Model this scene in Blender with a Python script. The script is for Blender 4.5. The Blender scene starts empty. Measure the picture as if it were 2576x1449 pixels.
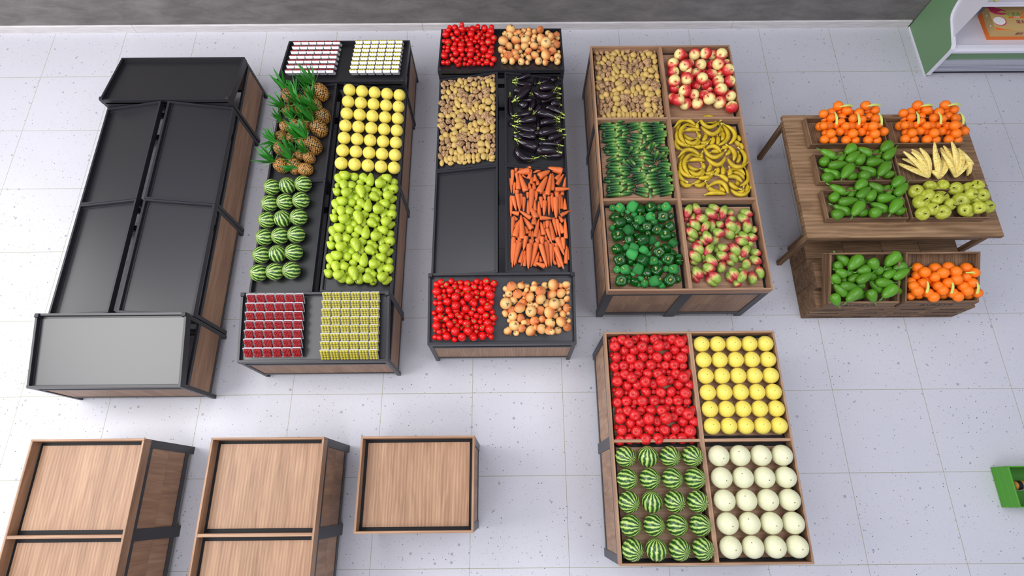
import bpy, bmesh, math, random
from mathutils import Vector, Matrix, Euler
PI=math.pi
SC=bpy.context.scene; COL=SC.collection
rnd=random.Random(7)
C=Vector((6.42878441,-5.49981197,6.32601585)); FPX=1432.07
R=Matrix(((0.9999617822468535,0.008160997577051353,-0.003135628205611628),(-0.008742133367714455,0.9373014400029248,-0.3484100826219367),(9.565499233567925e-05,0.34842417925137026,0.937336962977099)))
cd=bpy.data.cameras.new('camera'); cam=bpy.data.objects.new('camera',cd); COL.objects.link(cam)
cam.matrix_world=Matrix.Translation(C)@R.to_4x4(); cd.sensor_fit='HORIZONTAL'; cd.sensor_width=36; cd.lens=36*FPX/2576; cd.clip_end=60; SC.camera=cam
SC.view_settings.view_transform='Standard'; SC.view_settings.look='None'; SC.view_settings.gamma=1; SC.view_settings.exposure=0.0
DATA = {
 'tomato_near': """5861,-3394,829,23,174,-47 6037,-3399,826,20,104,-24 6124,-3394,833,27,-6,-66 6165,-3417,822,20,54,-21 5726,-3430,822,23,-45,62 6251,-3468,817,25,34,-36 6036,-3514,815,33,29,-41 6145,-3511,819,36,-3,73 5931,-3513,813,30,26,60 5658,-3530,800,20,-59,76 5747,-3538,813,36,-176,68 5806,-3525,806,25,-143,-48 6084,-3549,805,29,-140,79 5663,-3601,797,31,-139,-58 5937,-3602,807,41,29,-45 6047,-3598,810,45,95,-23 6200,-3581,795,25,101,-31 5845,-3601,791,25,151,-20 6051,-3672,784,33,-132,61 5794,-3683,790,41,174,-47 5877,-3685,786,38,110,-17 6241,-3694,778,31,7,-8 5749,-3708,764,20,-63,75 5860,-3743,760,23,131,-39 6034,-3748,756,20,13,-53 6120,-3743,763,26,-11,-63 6160,-3766,753,20,132,-16 5726,-3778,753,23,-40,64 6246,-3815,748,25,-142,-58 6032,-3860,746,33,126,-21 6141,-3857,750,35,9,73 5929,-3859,744,30,31,58 5659,-3876,731,20,-50,78 5746,-3883,744,35,175,68 5805,-3871,737,25,140,-29 6080,-3894,736,29,-156,81 5664,-3946,728,31,100,-22 5934,-3946,738,41,151,-43 6043,-3942,741,44,-162,-41 6195,-3926,726,25,100,-28 5671,-3416,837,35,81,-16 5719,-3399,868,33,-17,41 5772,-3421,843,33,-105,81 5824,-3387,857,31,175,-24 5916,-3395,836,30,-162,46 5987,-3406,839,35,-56,50 6087,-3395,866,30,159,-32 6182,-3392,860,36,-64,75 6259,-3410,840,37,20,84 5858,-3442,838,33,-89,47 5924,-3445,832,29,-129,-68 6057,-3444,836,35,-54,57 6124,-3447,824,28,-133,-66 5748,-3481,816,27,128,-30 5889,-3496,843,31,-63,37 6085,-3507,840,30,-44,35 5709,-3561,850,30,120,-27 5710,-3615,820,29,116,-23 6237,-3607,813,30,34,-29 5715,-3679,829,44,6,-44 5653,-3703,775,30,-133,-60 5822,-3736,804,29,-113,-60 5715,-3745,796,32,-12,38 5883,-3738,811,29,35,68 5935,-3716,774,31,-156,-34 6031,-3718,810,31,37,-29 5861,-3970,723,31,61,-21 5941,-3968,806,41,59,-37 5679,-3781,823,34,81,-41 5726,-3763,852,32,-14,42 5779,-3789,840,32,-113,84 5830,-3755,851,30,-133,-58 5920,-3764,833,29,-166,47 5984,-3754,769,34,-53,53 6083,-3742,796,30,-115,-53 6178,-3739,789,35,-57,78 6254,-3758,770,36,44,82 5859,-3797,794,33,-89,50 5925,-3805,804,29,-1,-63 6054,-3791,767,34,-50,59 6120,-3794,755,28,-108,-60 5750,-3836,774,27,-48,-69 5888,-3845,785,31,-61,40 6081,-3852,770,30,-42,37 5709,-3904,782,30,-148,-61 5710,-3958,751,29,-147,-46 6232,-3951,745,30,-173,-36 5986,-3475,841,44,-73,36 6202,-3473,851,43,76,-32 5675,-3491,837,44,-88,-77 5814,-3484,857,39,-39,-65 6225,-3546,863,44,46,-34 5873,-3560,857,45,3,-62 6002,-3563,863,45,160,-35 5784,-3597,814,44,83,-16 6064,-3635,863,31,47,-46 6147,-3598,816,43,-142,-44 5877,-3654,853,46,144,-14 5972,-3673,808,44,83,-34 6130,-3678,793,43,-144,-55 6202,-3659,832,44,123,62 5986,-3829,801,43,-72,40 6197,-3818,781,43,99,-32 5682,-3850,815,43,2,-53 5818,-3842,832,39,35,-26 6220,-3889,795,44,47,-47 5873,-3907,804,45,174,-49 5999,-3905,795,45,68,-25 5783,-3941,745,44,-134,-64 6061,-3975,795,31,121,-14 6142,-3941,748,43,-40,-51""",
 'onion_near': """6387,-3464,826,34,-96,-54 6495,-3440,824,27,-129,-72 6597,-3440,829,32,-102,-61 6679,-3423,834,34,15,0,T 6787,-3436,834,36,-29,64,R 6950,-3434,830,32,-98,-54 7018,-3462,820,27,104,-25 6637,-3493,814,27,-31,-44 6370,-3533,799,20,-127,24,R 6948,-3611,802,38,-17,-58 6804,-3620,804,43,4,-38 6559,-3608,804,40,4,72,T 6571,-3558,796,23,75,-18 6735,-3689,793,45,-124,37,T 6441,-3683,789,40,165,59,T 6530,-3764,775,43,-19,45,T 6635,-3635,797,38,-36,-69 6883,-3738,773,35,-113,-63 7017,-3717,765,22,94,-36 6754,-3777,768,38,-17,34,T 6422,-3781,759,29,-37,-42 6542,-3865,755,42,-15,41,T 6442,-3451,868,47,147,66,T 6540,-3443,858,37,66,12,T 6674,-3477,869,39,-95,10,R 7003,-3440,871,40,91,36,R 6413,-3519,827,37,-57,59,R 6503,-3521,828,47,141,69,T 6596,-3487,851,27,162,28,R 6737,-3517,891,49,171,78,T 7019,-3506,816,25,-53,8,R 6575,-3528,839,26,-85,50,T 6458,-3587,808,41,80,-34 7008,-3572,806,35,-37,-16,T 6688,-3643,819,28,-128,53,R 7005,-3667,792,40,-12,49,T 6928,-3673,776,25,-40,-50 6376,-3716,778,36,-147,14,R 6452,-3755,809,44,180,59,R 6964,-3726,778,38,-155,1,R 6675,-3797,772,46,-42,53,T 7021,-3791,753,26,142,65,R 7005,-3861,753,39,-72,76,T 6604,-3803,759,34,-3,72,T 6565,-3816,795,29,97,-26 6401,-3890,750,42,131,38,R 6486,-3909,734,30,-164,67,R 6633,-3895,760,53,-38,-16,T 6686,-3872,799,27,0,36,T 6741,-3896,824,48,-177,-36 6815,-3919,837,42,90,54,T 6841,-3946,884,28,-44,-56 6908,-3890,744,37,63,66,R 6869,-3438,855,58,1,-3,T 6854,-3533,828,49,139,2,T 6949,-3518,830,49,-40,-1,R 6631,-3564,840,48,-29,-1,R 6736,-3606,902,51,-43,15,R 6384,-3625,830,57,-56,60,R 6874,-3639,852,57,111,74,R 6524,-3678,830,53,-75,-25,R 6637,-3710,826,54,-142,69,R 6823,-3725,831,57,-175,-14,R 6830,-3824,789,51,34,51,R 6940,-3809,776,53,35,7,T 6467,-3844,780,51,6,75,R""",
 'tomato_far': """5920,30,766,33,-61,-80 5631,30,742,23,43,-44 5865,-16,735,29,112,-14 6044,30,733,27,146,-74 6096,21,725,25,33,-12 6126,-39,737,27,-66,34 5837,-84,751,33,-126,-81 5904,-74,743,27,162,-24 5859,-135,753,25,-59,41 5965,-121,753,29,34,-38 6109,-98,749,29,-27,-64 6069,-158,756,25,156,-14 5631,-156,760,29,-136,7 5769,-211,773,33,18,-60 5955,-236,787,43,40,-9 6109,-206,776,37,169,-28 6239,-176,759,25,74,-2 5638,-259,773,24,148,-28 5685,-272,779,28,176,-52 5917,-321,790,30,-174,-49 5633,-333,784,22,100,-9 5869,-410,804,29,65,0 6046,-348,791,26,90,-2 6123,-365,792,24,22,-22 6124,-431,803,24,-53,41 5842,-490,821,32,151,-13 5906,-486,815,27,161,-70 6112,-499,817,26,155,-49 5830,-581,838,34,135,3 5898,-567,828,26,-131,8 6016,-565,830,28,140,-16 6226,-574,829,26,-179,-45 5944,-572,827,24,88,-11 6119,-575,824,20,95,0 5699,30,797,29,21,-45 5856,30,840,29,70,-12 5984,14,782,43,155,-44 6052,30,807,31,43,-22 6132,30,780,43,30,-26 6225,30,800,31,-136,-69 5690,-24,809,31,103,-11 6212,-22,784,45,31,-37 5730,-79,796,25,160,-82 6071,-58,776,30,134,-28 6249,-143,797,37,-83,62 5754,-140,794,33,-109,59 5801,-162,789,29,77,-13 6040,-101,764,35,-26,68 6012,-166,762,29,53,-30 5852,-236,788,44,-178,-68 5761,-308,799,42,-179,-66 5849,-328,804,44,-66,-74 5981,-343,808,45,141,-36 6045,-266,780,30,13,-44 6225,-278,782,30,91,-11 5683,-338,794,31,123,10 6211,-372,812,44,-159,-78 5724,-409,799,24,-158,-81 6070,-409,804,29,150,-28 6250,-500,827,37,-87,63 5753,-495,822,32,-112,65 5809,-584,889,31,102,-12 5974,-565,866,34,161,-68 6040,-482,821,34,-22,69 6169,-549,835,37,-14,85 6071,-554,831,31,5,-53 5641,-543,826,28,40,-56 5697,-548,831,32,-25,40 5766,30,789,41,148,-29 5859,-48,848,43,65,-17 5654,-72,786,43,75,-6 5799,-96,844,37,55,2 5967,-73,795,44,166,-52 6186,-79,783,41,153,-70 5917,-139,764,31,21,-28 5687,-192,780,44,-88,16 6184,-191,781,44,-106,43 6132,-363,849,43,166,-59 5653,-434,822,43,174,-61 5789,-391,809,37,149,-44 5967,-427,822,45,139,-21 6187,-445,823,42,-143,-65""",
 'onion_far': """6386,-14,738,32,-179,59,R 6531,20,737,23,141,-7 6629,20,741,36,53,10 6756,-3,744,40,-13,-19,T 6522,-35,744,34,77,8 6601,-59,748,34,39,60,T 6738,-153,769,39,144,-36 6928,-16,740,34,-57,65,R 7036,-51,750,38,176,84,T 6985,-178,768,34,-136,5,R 6345,-336,806,44,32,16,T 6541,-297,797,43,-173,15,R 6812,-210,763,22,2,-70 6958,-276,787,35,8,-51 6810,-272,774,22,-27,-90 6503,-400,819,46,123,29,T 6356,-418,799,22,180,-55 6632,-406,798,24,-71,-27,R 6796,-350,787,22,-57,-42,R 7044,-366,792,24,27,-45 6381,-523,833,38,65,-10 6474,-536,837,40,19,-22 6443,-75,763,47,-137,49,R 6564,-32,782,30,-79,-52,R 6693,20,757,30,26,15,T 6831,20,763,42,-86,58,T 6677,-58,760,47,-25,-30,T 6369,-189,795,60,-115,-15,R 6640,-162,789,58,-169,72,R 6751,-150,825,28,-58,20,R 6834,-158,797,58,19,11,T 6957,-151,819,47,-2,-7,T 7045,-110,751,28,-172,67,R 7026,-242,790,45,-15,50,T 6689,-223,793,24,152,63,R 6866,-325,809,50,-170,-24,T 6968,-368,815,48,-107,7,T 6574,-357,793,28,101,-10 6386,-386,824,28,38,22,R 6595,-435,805,26,-143,24,R 6752,-443,828,48,-139,-40,T 6958,-494,821,31,-171,-22,R 7021,-549,835,36,-149,45,R 6585,-548,839,40,45,-28 6658,-552,827,27,149,-51 6793,-541,839,42,139,-48 6873,-561,837,36,1,20,T 6462,20,776,55,26,77,R 6521,-168,786,54,-108,-22,T 6886,-314,897,60,-104,62,R 6440,-272,797,46,-172,-17,T 6629,-276,799,48,112,-9 6748,-271,798,48,-112,-50,T 6677,-361,808,41,-79,-4,T 6428,-449,832,51,-121,52,T 6532,-472,826,40,-63,15,T 6676,-480,824,37,43,-22 6881,-456,840,59,15,8,T 7025,-468,827,42,-93,40,R""",
 'pear': """4669,-3132,802,23,135,5,27 4784,-3145,799,39,-120,4,25 4991,-3080,757,33,-100,1,29 5137,-3118,738,40,78,-2,54 4538,-3206,829,29,80,-1,31 4851,-3222,787,41,52,-5,47 4951,-3236,775,39,-166,7,79 4983,-3270,770,37,-30,-7,48 4542,-3279,838,41,-35,-6,75 4687,-3324,820,43,-123,4,72 4740,-3267,798,29,158,7,51 4857,-3325,787,41,-93,0,104 4986,-3342,760,37,-24,-7,46 5131,-3324,750,45,-160,7,72 4551,-3126,847,39,110,3,113 4705,-3078,814,44,-28,-7,69 5060,-3197,753,41,83,-1,119 4692,-3211,852,47,-22,-7,86 4760,-3334,805,43,-78,-2,56 4616,-3089,867,47,-30,-7,97 4826,-3109,837,41,131,5,100 4900,-3136,844,41,-91,0,136 5014,-3180,844,47,-167,8,95 5069,-3092,806,46,-28,-7,87 5142,-3207,776,47,-19,-7,88 4631,-3232,895,40,101,2,112 4816,-3297,878,45,109,2,141 4672,-3322,904,46,-144,6,91 4953,-3333,811,47,145,6,92 5109,-3319,830,47,-140,6,84 4661,-2170,802,23,135,5,27 4776,-2182,799,39,-120,4,25 4983,-2117,757,33,-100,1,29 5129,-2155,738,40,78,-2,54 4530,-2244,829,29,80,-1,31 4843,-2259,787,41,52,-5,47 4943,-2273,775,39,-166,7,79 4975,-2307,770,37,-30,-7,48 4534,-2316,838,41,-35,-6,75 4679,-2361,820,43,-123,4,72 4732,-2304,798,29,158,7,51 4849,-2362,787,41,-93,0,104 4978,-2379,760,37,-24,-7,46 5123,-2361,750,45,-160,7,72 4543,-2163,847,39,110,3,113 4697,-2115,814,44,-28,-7,69 5052,-2234,753,41,83,-1,119 4684,-2248,852,47,-22,-7,86 4752,-2371,805,43,-78,-2,56 4608,-2126,867,47,-30,-7,97 4818,-2146,837,41,131,5,100 4892,-2173,844,41,-91,0,136 5006,-2217,844,47,-167,8,95 5061,-2129,806,46,-28,-7,87 5134,-2245,776,47,-19,-7,88 4623,-2269,895,40,101,2,112 4808,-2334,878,45,109,2,141 4664,-2359,904,46,-144,6,91 4945,-2370,811,47,145,6,92 5101,-2356,830,47,-140,6,84 4662,-2490,802,23,135,5,27 4776,-2502,799,39,-120,4,25 4983,-2438,757,33,-100,1,29 5130,-2475,738,40,78,-2,54 4530,-2564,829,29,80,-1,31 4844,-2579,787,41,52,-5,47 4943,-2593,775,39,-166,7,79 4975,-2627,770,37,-30,-7,48 4535,-2636,838,41,-35,-6,75 4680,-2681,820,43,-123,4,72 4733,-2624,798,29,158,7,51 4849,-2682,787,41,-93,0,104 4978,-2699,760,37,-24,-7,46 5124,-2681,750,45,-160,7,72 4543,-2483,847,39,110,3,113 4697,-2435,814,44,-28,-7,69 5053,-2554,753,41,83,-1,119 4685,-2568,852,47,-22,-7,86 4753,-2691,805,43,-78,-2,56 4609,-2446,867,47,-30,-7,97 4818,-2466,837,41,131,5,100 4893,-2493,844,41,-91,0,136 5007,-2537,844,47,-167,8,95 5061,-2449,806,46,-28,-7,87 5135,-2565,776,47,-19,-7,88 4624,-2589,895,40,101,2,112 4809,-2654,878,45,109,2,141 4665,-2679,904,46,-144,6,91 4945,-2690,811,47,145,6,92 5101,-2676,830,47,-140,6,84 4663,-2812,802,23,135,5,27 4778,-2824,799,39,-120,4,25 4985,-2759,757,33,-100,1,29 5131,-2797,738,40,78,-2,54 4532,-2886,829,29,80,-1,31 4845,-2901,787,41,52,-5,47 4945,-2915,775,39,-166,7,79 4977,-2949,770,37,-30,-7,48 4536,-2958,838,41,-35,-6,75 4681,-3003,820,43,-123,4,72 4734,-2946,798,29,158,7,51 4851,-3004,787,41,-93,0,104 4980,-3021,760,37,-24,-7,46 5125,-3003,750,45,-160,7,72 4545,-2805,847,39,110,3,113 4699,-2757,814,44,-28,-7,69 5054,-2876,753,41,83,-1,119 4686,-2890,852,47,-22,-7,86 4754,-3013,805,43,-78,-2,56 4610,-2768,867,47,-30,-7,97 4820,-2788,837,41,131,5,100 4894,-2815,844,41,-91,0,136 5008,-2859,844,47,-167,8,95 5063,-2771,806,46,-28,-7,87 5136,-2887,776,47,-19,-7,88 4625,-2911,895,40,101,2,112 4810,-2976,878,45,109,2,141 4666,-3001,904,46,-144,6,91 4947,-3012,811,47,145,6,92 5103,-2998,830,47,-140,6,84""",
 'red_apple': """7457,-4029,839,39,-51,73 7593,-3982,828,28,121,-53 7661,-4024,842,42,-108,50 7700,-3985,828,28,-12,-25 7755,-4023,851,51,17,-15 7904,-4001,837,37,61,-31 7968,-4007,830,30,-98,49 8163,-4021,842,42,173,-64 8094,-3977,824,23,152,-37 7804,-4122,846,46,-177,79 7646,-4128,850,51,114,-52 7426,-4173,830,30,-48,-53 7802,-4195,828,28,-124,74 8040,-4206,828,28,59,-36 7539,-4202,828,28,131,-49 7439,-4294,848,48,18,86 7613,-4290,834,34,-145,75 7870,-4286,834,34,66,-23 7936,-4283,843,43,-87,83 8110,-4289,841,41,-161,69 7743,-4283,828,27,108,-36 7530,-4029,863,48,-121,85 7849,-4029,881,48,-123,69 7966,-4085,844,44,-174,74 8029,-4026,855,49,-162,86 7545,-4136,848,48,17,-35 8045,-4129,848,48,54,-27 8148,-4128,850,50,-138,-72 7459,-4207,879,48,156,13 7723,-4200,850,50,-147,23 7966,-4197,849,49,148,-15 7529,-4284,849,49,-110,60 7676,-4288,872,51,-147,81 8024,-4281,850,50,-111,60 7586,-4071,914,51,-98,61 7872,-4105,926,55,153,43 8086,-4067,909,54,-103,65 7451,-4097,881,51,-127,82 7716,-4107,901,53,-140,83 7603,-4219,857,53,179,69 7864,-4204,855,51,-136,83 8094,-4220,882,54,-174,67 7792,-4284,873,50,-97,59 7457,-4374,839,39,-51,73 7593,-4326,828,28,121,-53 7661,-4369,842,42,-108,50 7700,-4330,828,28,-12,-25 7755,-4368,851,51,17,-15 7904,-4346,837,37,61,-31 7968,-4352,830,30,-98,49 8163,-4366,842,42,173,-64 8094,-4322,824,23,152,-37 7804,-4466,846,46,-177,79 7646,-4473,850,51,114,-52 7426,-4518,830,30,-48,-53 7802,-4540,828,28,-124,74 8040,-4551,828,28,59,-36 7539,-4547,828,28,131,-49 7439,-4639,848,48,18,86 7613,-4635,834,34,-145,75 7869,-4630,834,34,66,-23 7936,-4628,843,43,-87,83 8109,-4634,841,41,-161,69 7743,-4628,828,27,108,-36 7530,-4374,863,48,-121,85 7849,-4374,881,48,-123,69 7965,-4429,844,44,-174,74 8029,-4371,855,49,-162,86 7545,-4481,848,48,17,-35 8045,-4474,848,48,54,-27 8148,-4473,850,50,-138,-72 7458,-4551,879,48,156,13 7723,-4544,850,50,-147,23 7966,-4542,849,49,148,-15 7529,-4628,849,49,-110,60 7676,-4632,872,51,-147,81 8023,-4626,850,50,-111,60 7586,-4416,914,51,-98,61 7872,-4450,926,55,153,43 8086,-4412,909,54,-103,65 7451,-4442,881,51,-127,82 7716,-4452,901,53,-140,83 7603,-4564,857,53,179,69 7864,-4549,855,51,-136,83 8094,-4564,882,54,-174,67 7792,-4629,873,50,-97,59 7458,-4724,839,39,-51,73 7594,-4677,828,28,121,-53 7662,-4720,842,42,-108,50 7701,-4680,828,28,-12,-25 7755,-4718,851,51,17,-15 7905,-4697,837,37,61,-31 7968,-4702,830,30,-98,49 8164,-4717,842,42,173,-64 8095,-4673,824,23,152,-37 7805,-4817,846,46,-177,79 7647,-4824,850,51,114,-52 7426,-4869,830,30,-48,-53 7803,-4890,828,28,-124,74 8041,-4902,828,28,59,-36 7540,-4897,828,28,131,-49 7440,-4989,848,48,18,86 7614,-4986,834,34,-145,75 7870,-4981,834,34,66,-23 7937,-4979,843,43,-87,83 8110,-4985,841,41,-161,69 7744,-4978,828,27,108,-36 7530,-4724,863,48,-121,85 7850,-4725,881,48,-123,69 7966,-4780,844,44,-174,74 8030,-4722,855,49,-162,86 7546,-4832,848,48,17,-35 8046,-4824,848,48,54,-27 8149,-4823,850,50,-138,-72 7459,-4902,879,48,156,13 7724,-4895,850,50,-147,23 7967,-4892,849,49,148,-15 7530,-4979,849,49,-110,60 7677,-4983,872,51,-147,81 8024,-4977,850,50,-111,60 7587,-4767,914,51,-98,61 7873,-4800,926,55,153,43 8086,-4763,909,54,-103,65 7452,-4792,881,51,-127,82 7716,-4802,901,53,-140,83 7604,-4914,857,53,179,69 7865,-4900,855,51,-136,83 8095,-4915,882,54,-174,67 7793,-4980,873,50,-97,59""",
 'pink_apple': """8567,-476,837,37,91,2 8898,-483,858,58,-83,40 9061,-455,843,43,-29,-74 8611,-597,848,48,56,-11 8862,-630,852,52,28,-24 9047,-602,849,49,88,-2 8526,-762,842,42,14,-24 8955,-759,851,51,-79,33 8767,-717,831,30,-61,-84 8381,-974,857,57,-19,49 8642,-929,854,54,9,-41 8768,-931,863,63,139,-30 8519,-941,860,60,105,-16 8592,-1076,864,64,-93,47 8717,-1081,859,59,85,-8 8799,-1002,842,42,67,-2 8344,-1121,859,59,131,-51 8485,-1202,865,65,-138,50 8911,-1088,848,48,-7,-76 8494,-503,888,68,-146,58 8677,-481,867,67,-143,60 8800,-500,903,66,-136,44 8400,-624,867,67,-156,54 8394,-748,866,65,-60,43 8728,-642,866,67,-137,45 9024,-765,918,69,-55,51 8556,-761,909,51,-166,1 8662,-767,863,63,73,64 8842,-777,865,65,72,46 8361,-939,946,66,-86,42 8901,-889,869,69,-166,67 9041,-890,868,67,-55,55 9020,-1096,865,65,-142,46 8620,-1204,866,66,86,70 9016,-1255,867,68,148,61 8974,-533,921,68,-130,39 8516,-720,948,66,-138,50 8918,-679,927,69,-92,46 8511,-909,948,68,-116,43 8689,-909,943,66,-118,46 8484,-1056,907,70,-167,54 8888,-1063,942,69,-164,56 8384,-1197,930,67,85,73 8749,-1172,918,69,-169,58 8884,-1189,870,70,-172,58""",
 'eggplant': """6600,-843,800,29,-3,-8,181 6604,-986,820,37,171,8,186 6839,-778,752,25,29,-7,99 6937,-947,757,30,180,8,174 6632,-1069,790,24,7,-8,139 6594,-1138,805,39,-36,-6,101 6912,-1288,765,29,178,8,241 6986,-1110,751,37,180,8,103 6595,-742,800,30,30,-7,190 6770,-742,766,19,-107,2,164 6987,-737,741,30,-146,6,74 6910,-931,814,42,-172,8,195 6923,-1050,760,30,-160,7,183 6453,-1160,819,23,-87,0,243 6698,-1150,791,28,70,-3,150 6758,-1191,770,29,59,-4,131 6971,-1204,754,33,158,7,179 6881,-1324,828,37,164,7,202 6586,-1284,802,30,16,-7,180 6631,-1361,801,39,16,-7,202 6900,-1389,780,37,-167,7,180 6460,-1407,818,21,-96,1,79 6580,-1036,862,39,51,-5,242 6848,-987,845,36,-164,7,221,c 6528,-1630,819,31,128,5,93 6922,-1809,747,29,7,-8,195 6891,-1505,771,29,-165,7,277 6899,-1684,768,31,-179,8,218 6917,-1611,747,27,-6,-8,200 6767,-1413,762,18,89,0,86 7014,-1627,759,24,-134,5,108 6611,-1481,803,36,-11,-8,211 6622,-1573,802,39,-9,-8,194 6622,-1810,819,37,152,7,220,c 6658,-1896,798,16,30,-7,81 6895,-1545,810,41,-166,7,206 6631,-1711,837,41,-20,-7,212 6875,-1786,786,46,180,8,221 6976,-1592,785,32,-157,7,172""",
 'carrot': """6448,-2247,817,19,92,0,179 6481,-2274,808,16,87,0,141 6743,-2170,770,23,-80,-1,88 6679,-2159,782,22,-99,1,93 6703,-2233,779,24,-90,0,78 7056,-2141,716,19,-100,1,141 7021,-2271,725,23,-96,1,71 6600,-2117,789,12,145,6,73 6446,-2504,819,21,88,0,249 6510,-2346,810,23,89,0,70 6550,-2434,800,20,88,0,178 6629,-2355,786,18,87,0,75 6723,-2352,774,23,87,0,120 6779,-2430,765,22,94,1,132 6818,-2348,759,23,94,1,113 6901,-2417,741,19,91,0,229 6960,-2337,740,28,94,1,116 6980,-2433,725,17,87,0,244 6524,-2196,811,26,-88,0,183 6601,-2012,794,27,8,-8,142 6463,-2149,829,21,88,0,185 6512,-2142,828,17,95,1,97 6716,-2129,787,23,-87,0,87 6651,-2236,791,21,-86,-1,71 6871,-2205,781,30,-101,1,279 6912,-2158,748,28,-93,0,220 6632,-2498,785,18,-90,0,182 6706,-2470,781,20,-92,0,148 6750,-2518,771,24,-91,0,196 6864,-2468,748,20,88,0,235 7009,-2400,721,17,-93,0,170 7044,-2428,720,22,-91,0,137 6574,-2195,804,33,-72,-2,234 6664,-2082,790,23,-107,2,129 6579,-2062,805,38,12,-7,118 6505,-2029,810,22,82,-1,88 6751,-2023,765,22,32,-7,127 6822,-2072,779,39,-146,6,108 6802,-2221,804,37,-115,3,228 6932,-1997,746,37,-8,-8,194 6982,-2085,736,25,-128,5,72 7004,-2117,733,22,-120,4,166 7020,-2270,780,25,-172,8,165 6483,-2480,840,22,102,2,170 6525,-2463,834,23,97,1,195 6583,-2472,797,22,88,0,177 6668,-2419,790,32,85,-1,278 6811,-2500,765,25,85,-1,180 6937,-2496,759,32,90,0,251 7049,-2540,727,22,-149,7,141 6483,-2590,830,24,-10,-8,88 6592,-2597,810,23,-34,-6,158 6690,-2570,790,35,-67,-3,48 6606,-2778,793,24,-76,-2,81 6495,-2719,807,15,-113,3,78 6673,-2822,779,18,-91,0,79 6743,-2818,772,24,-91,0,127 6802,-2701,756,18,-92,0,93 7020,-2738,719,18,-83,-1,99 6527,-2879,806,22,-74,-2,39 6668,-2881,793,19,-89,0,50 6455,-3026,818,24,85,-1,292 6566,-3112,793,18,76,-2,181 6588,-3127,794,18,-96,1,147 6501,-3044,808,20,87,0,266 6563,-2941,791,13,85,-1,95 6652,-2949,795,26,89,0,55 6727,-2926,777,26,97,1,45 6845,-2922,750,18,101,1,51 6818,-2854,755,19,-87,0,51 6931,-2952,737,19,103,2,52 7054,-3019,712,15,-91,0,155 6906,-3135,736,15,-73,-2,41 6489,-2639,807,17,-58,-4,55 6458,-2753,817,22,86,-1,234 6509,-2773,828,32,-105,2,206 6647,-2817,786,21,-96,1,74 6780,-2751,773,25,-79,-1,159 6837,-2703,755,23,86,-1,98 6883,-2764,750,28,-83,-1,238 6923,-2714,739,19,99,1,209 6959,-2736,735,21,98,1,221 6992,-2732,743,23,-75,-2,128 7035,-2742,752,21,-90,0,239 6548,-3091,807,21,-103,2,155 6714,-3110,779,22,-107,2,179 6753,-3107,765,19,-82,-1,70 6773,-2915,795,26,92,0,85 6891,-3033,742,17,91,0,239 7004,-2926,747,25,93,0,144 6939,-3109,733,21,-74,-2,164 7030,-3039,724,23,-95,1,215 6557,-2757,827,32,-88,0,282 6621,-2694,792,30,-57,-4,167 6694,-2656,787,30,-94,1,47 6822,-2634,789,24,-179,8,133 6723,-2752,790,25,-102,2,219 6855,-2838,766,23,106,2,169 6990,-2614,727,23,-58,-4,84 6467,-3088,827,20,83,-1,278 6503,-3073,835,26,78,-2,274 6588,-2957,840,22,79,-1,161 6627,-3099,820,31,87,0,279 6679,-3072,790,30,77,-2,277 6744,-3186,801,26,-21,-7,112 6786,-3090,813,25,103,2,267 6826,-3051,761,25,96,1,284 6866,-3061,757,21,89,0,255 6974,-2957,747,28,110,3,214 6957,-3093,756,27,108,2,262""",
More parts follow.
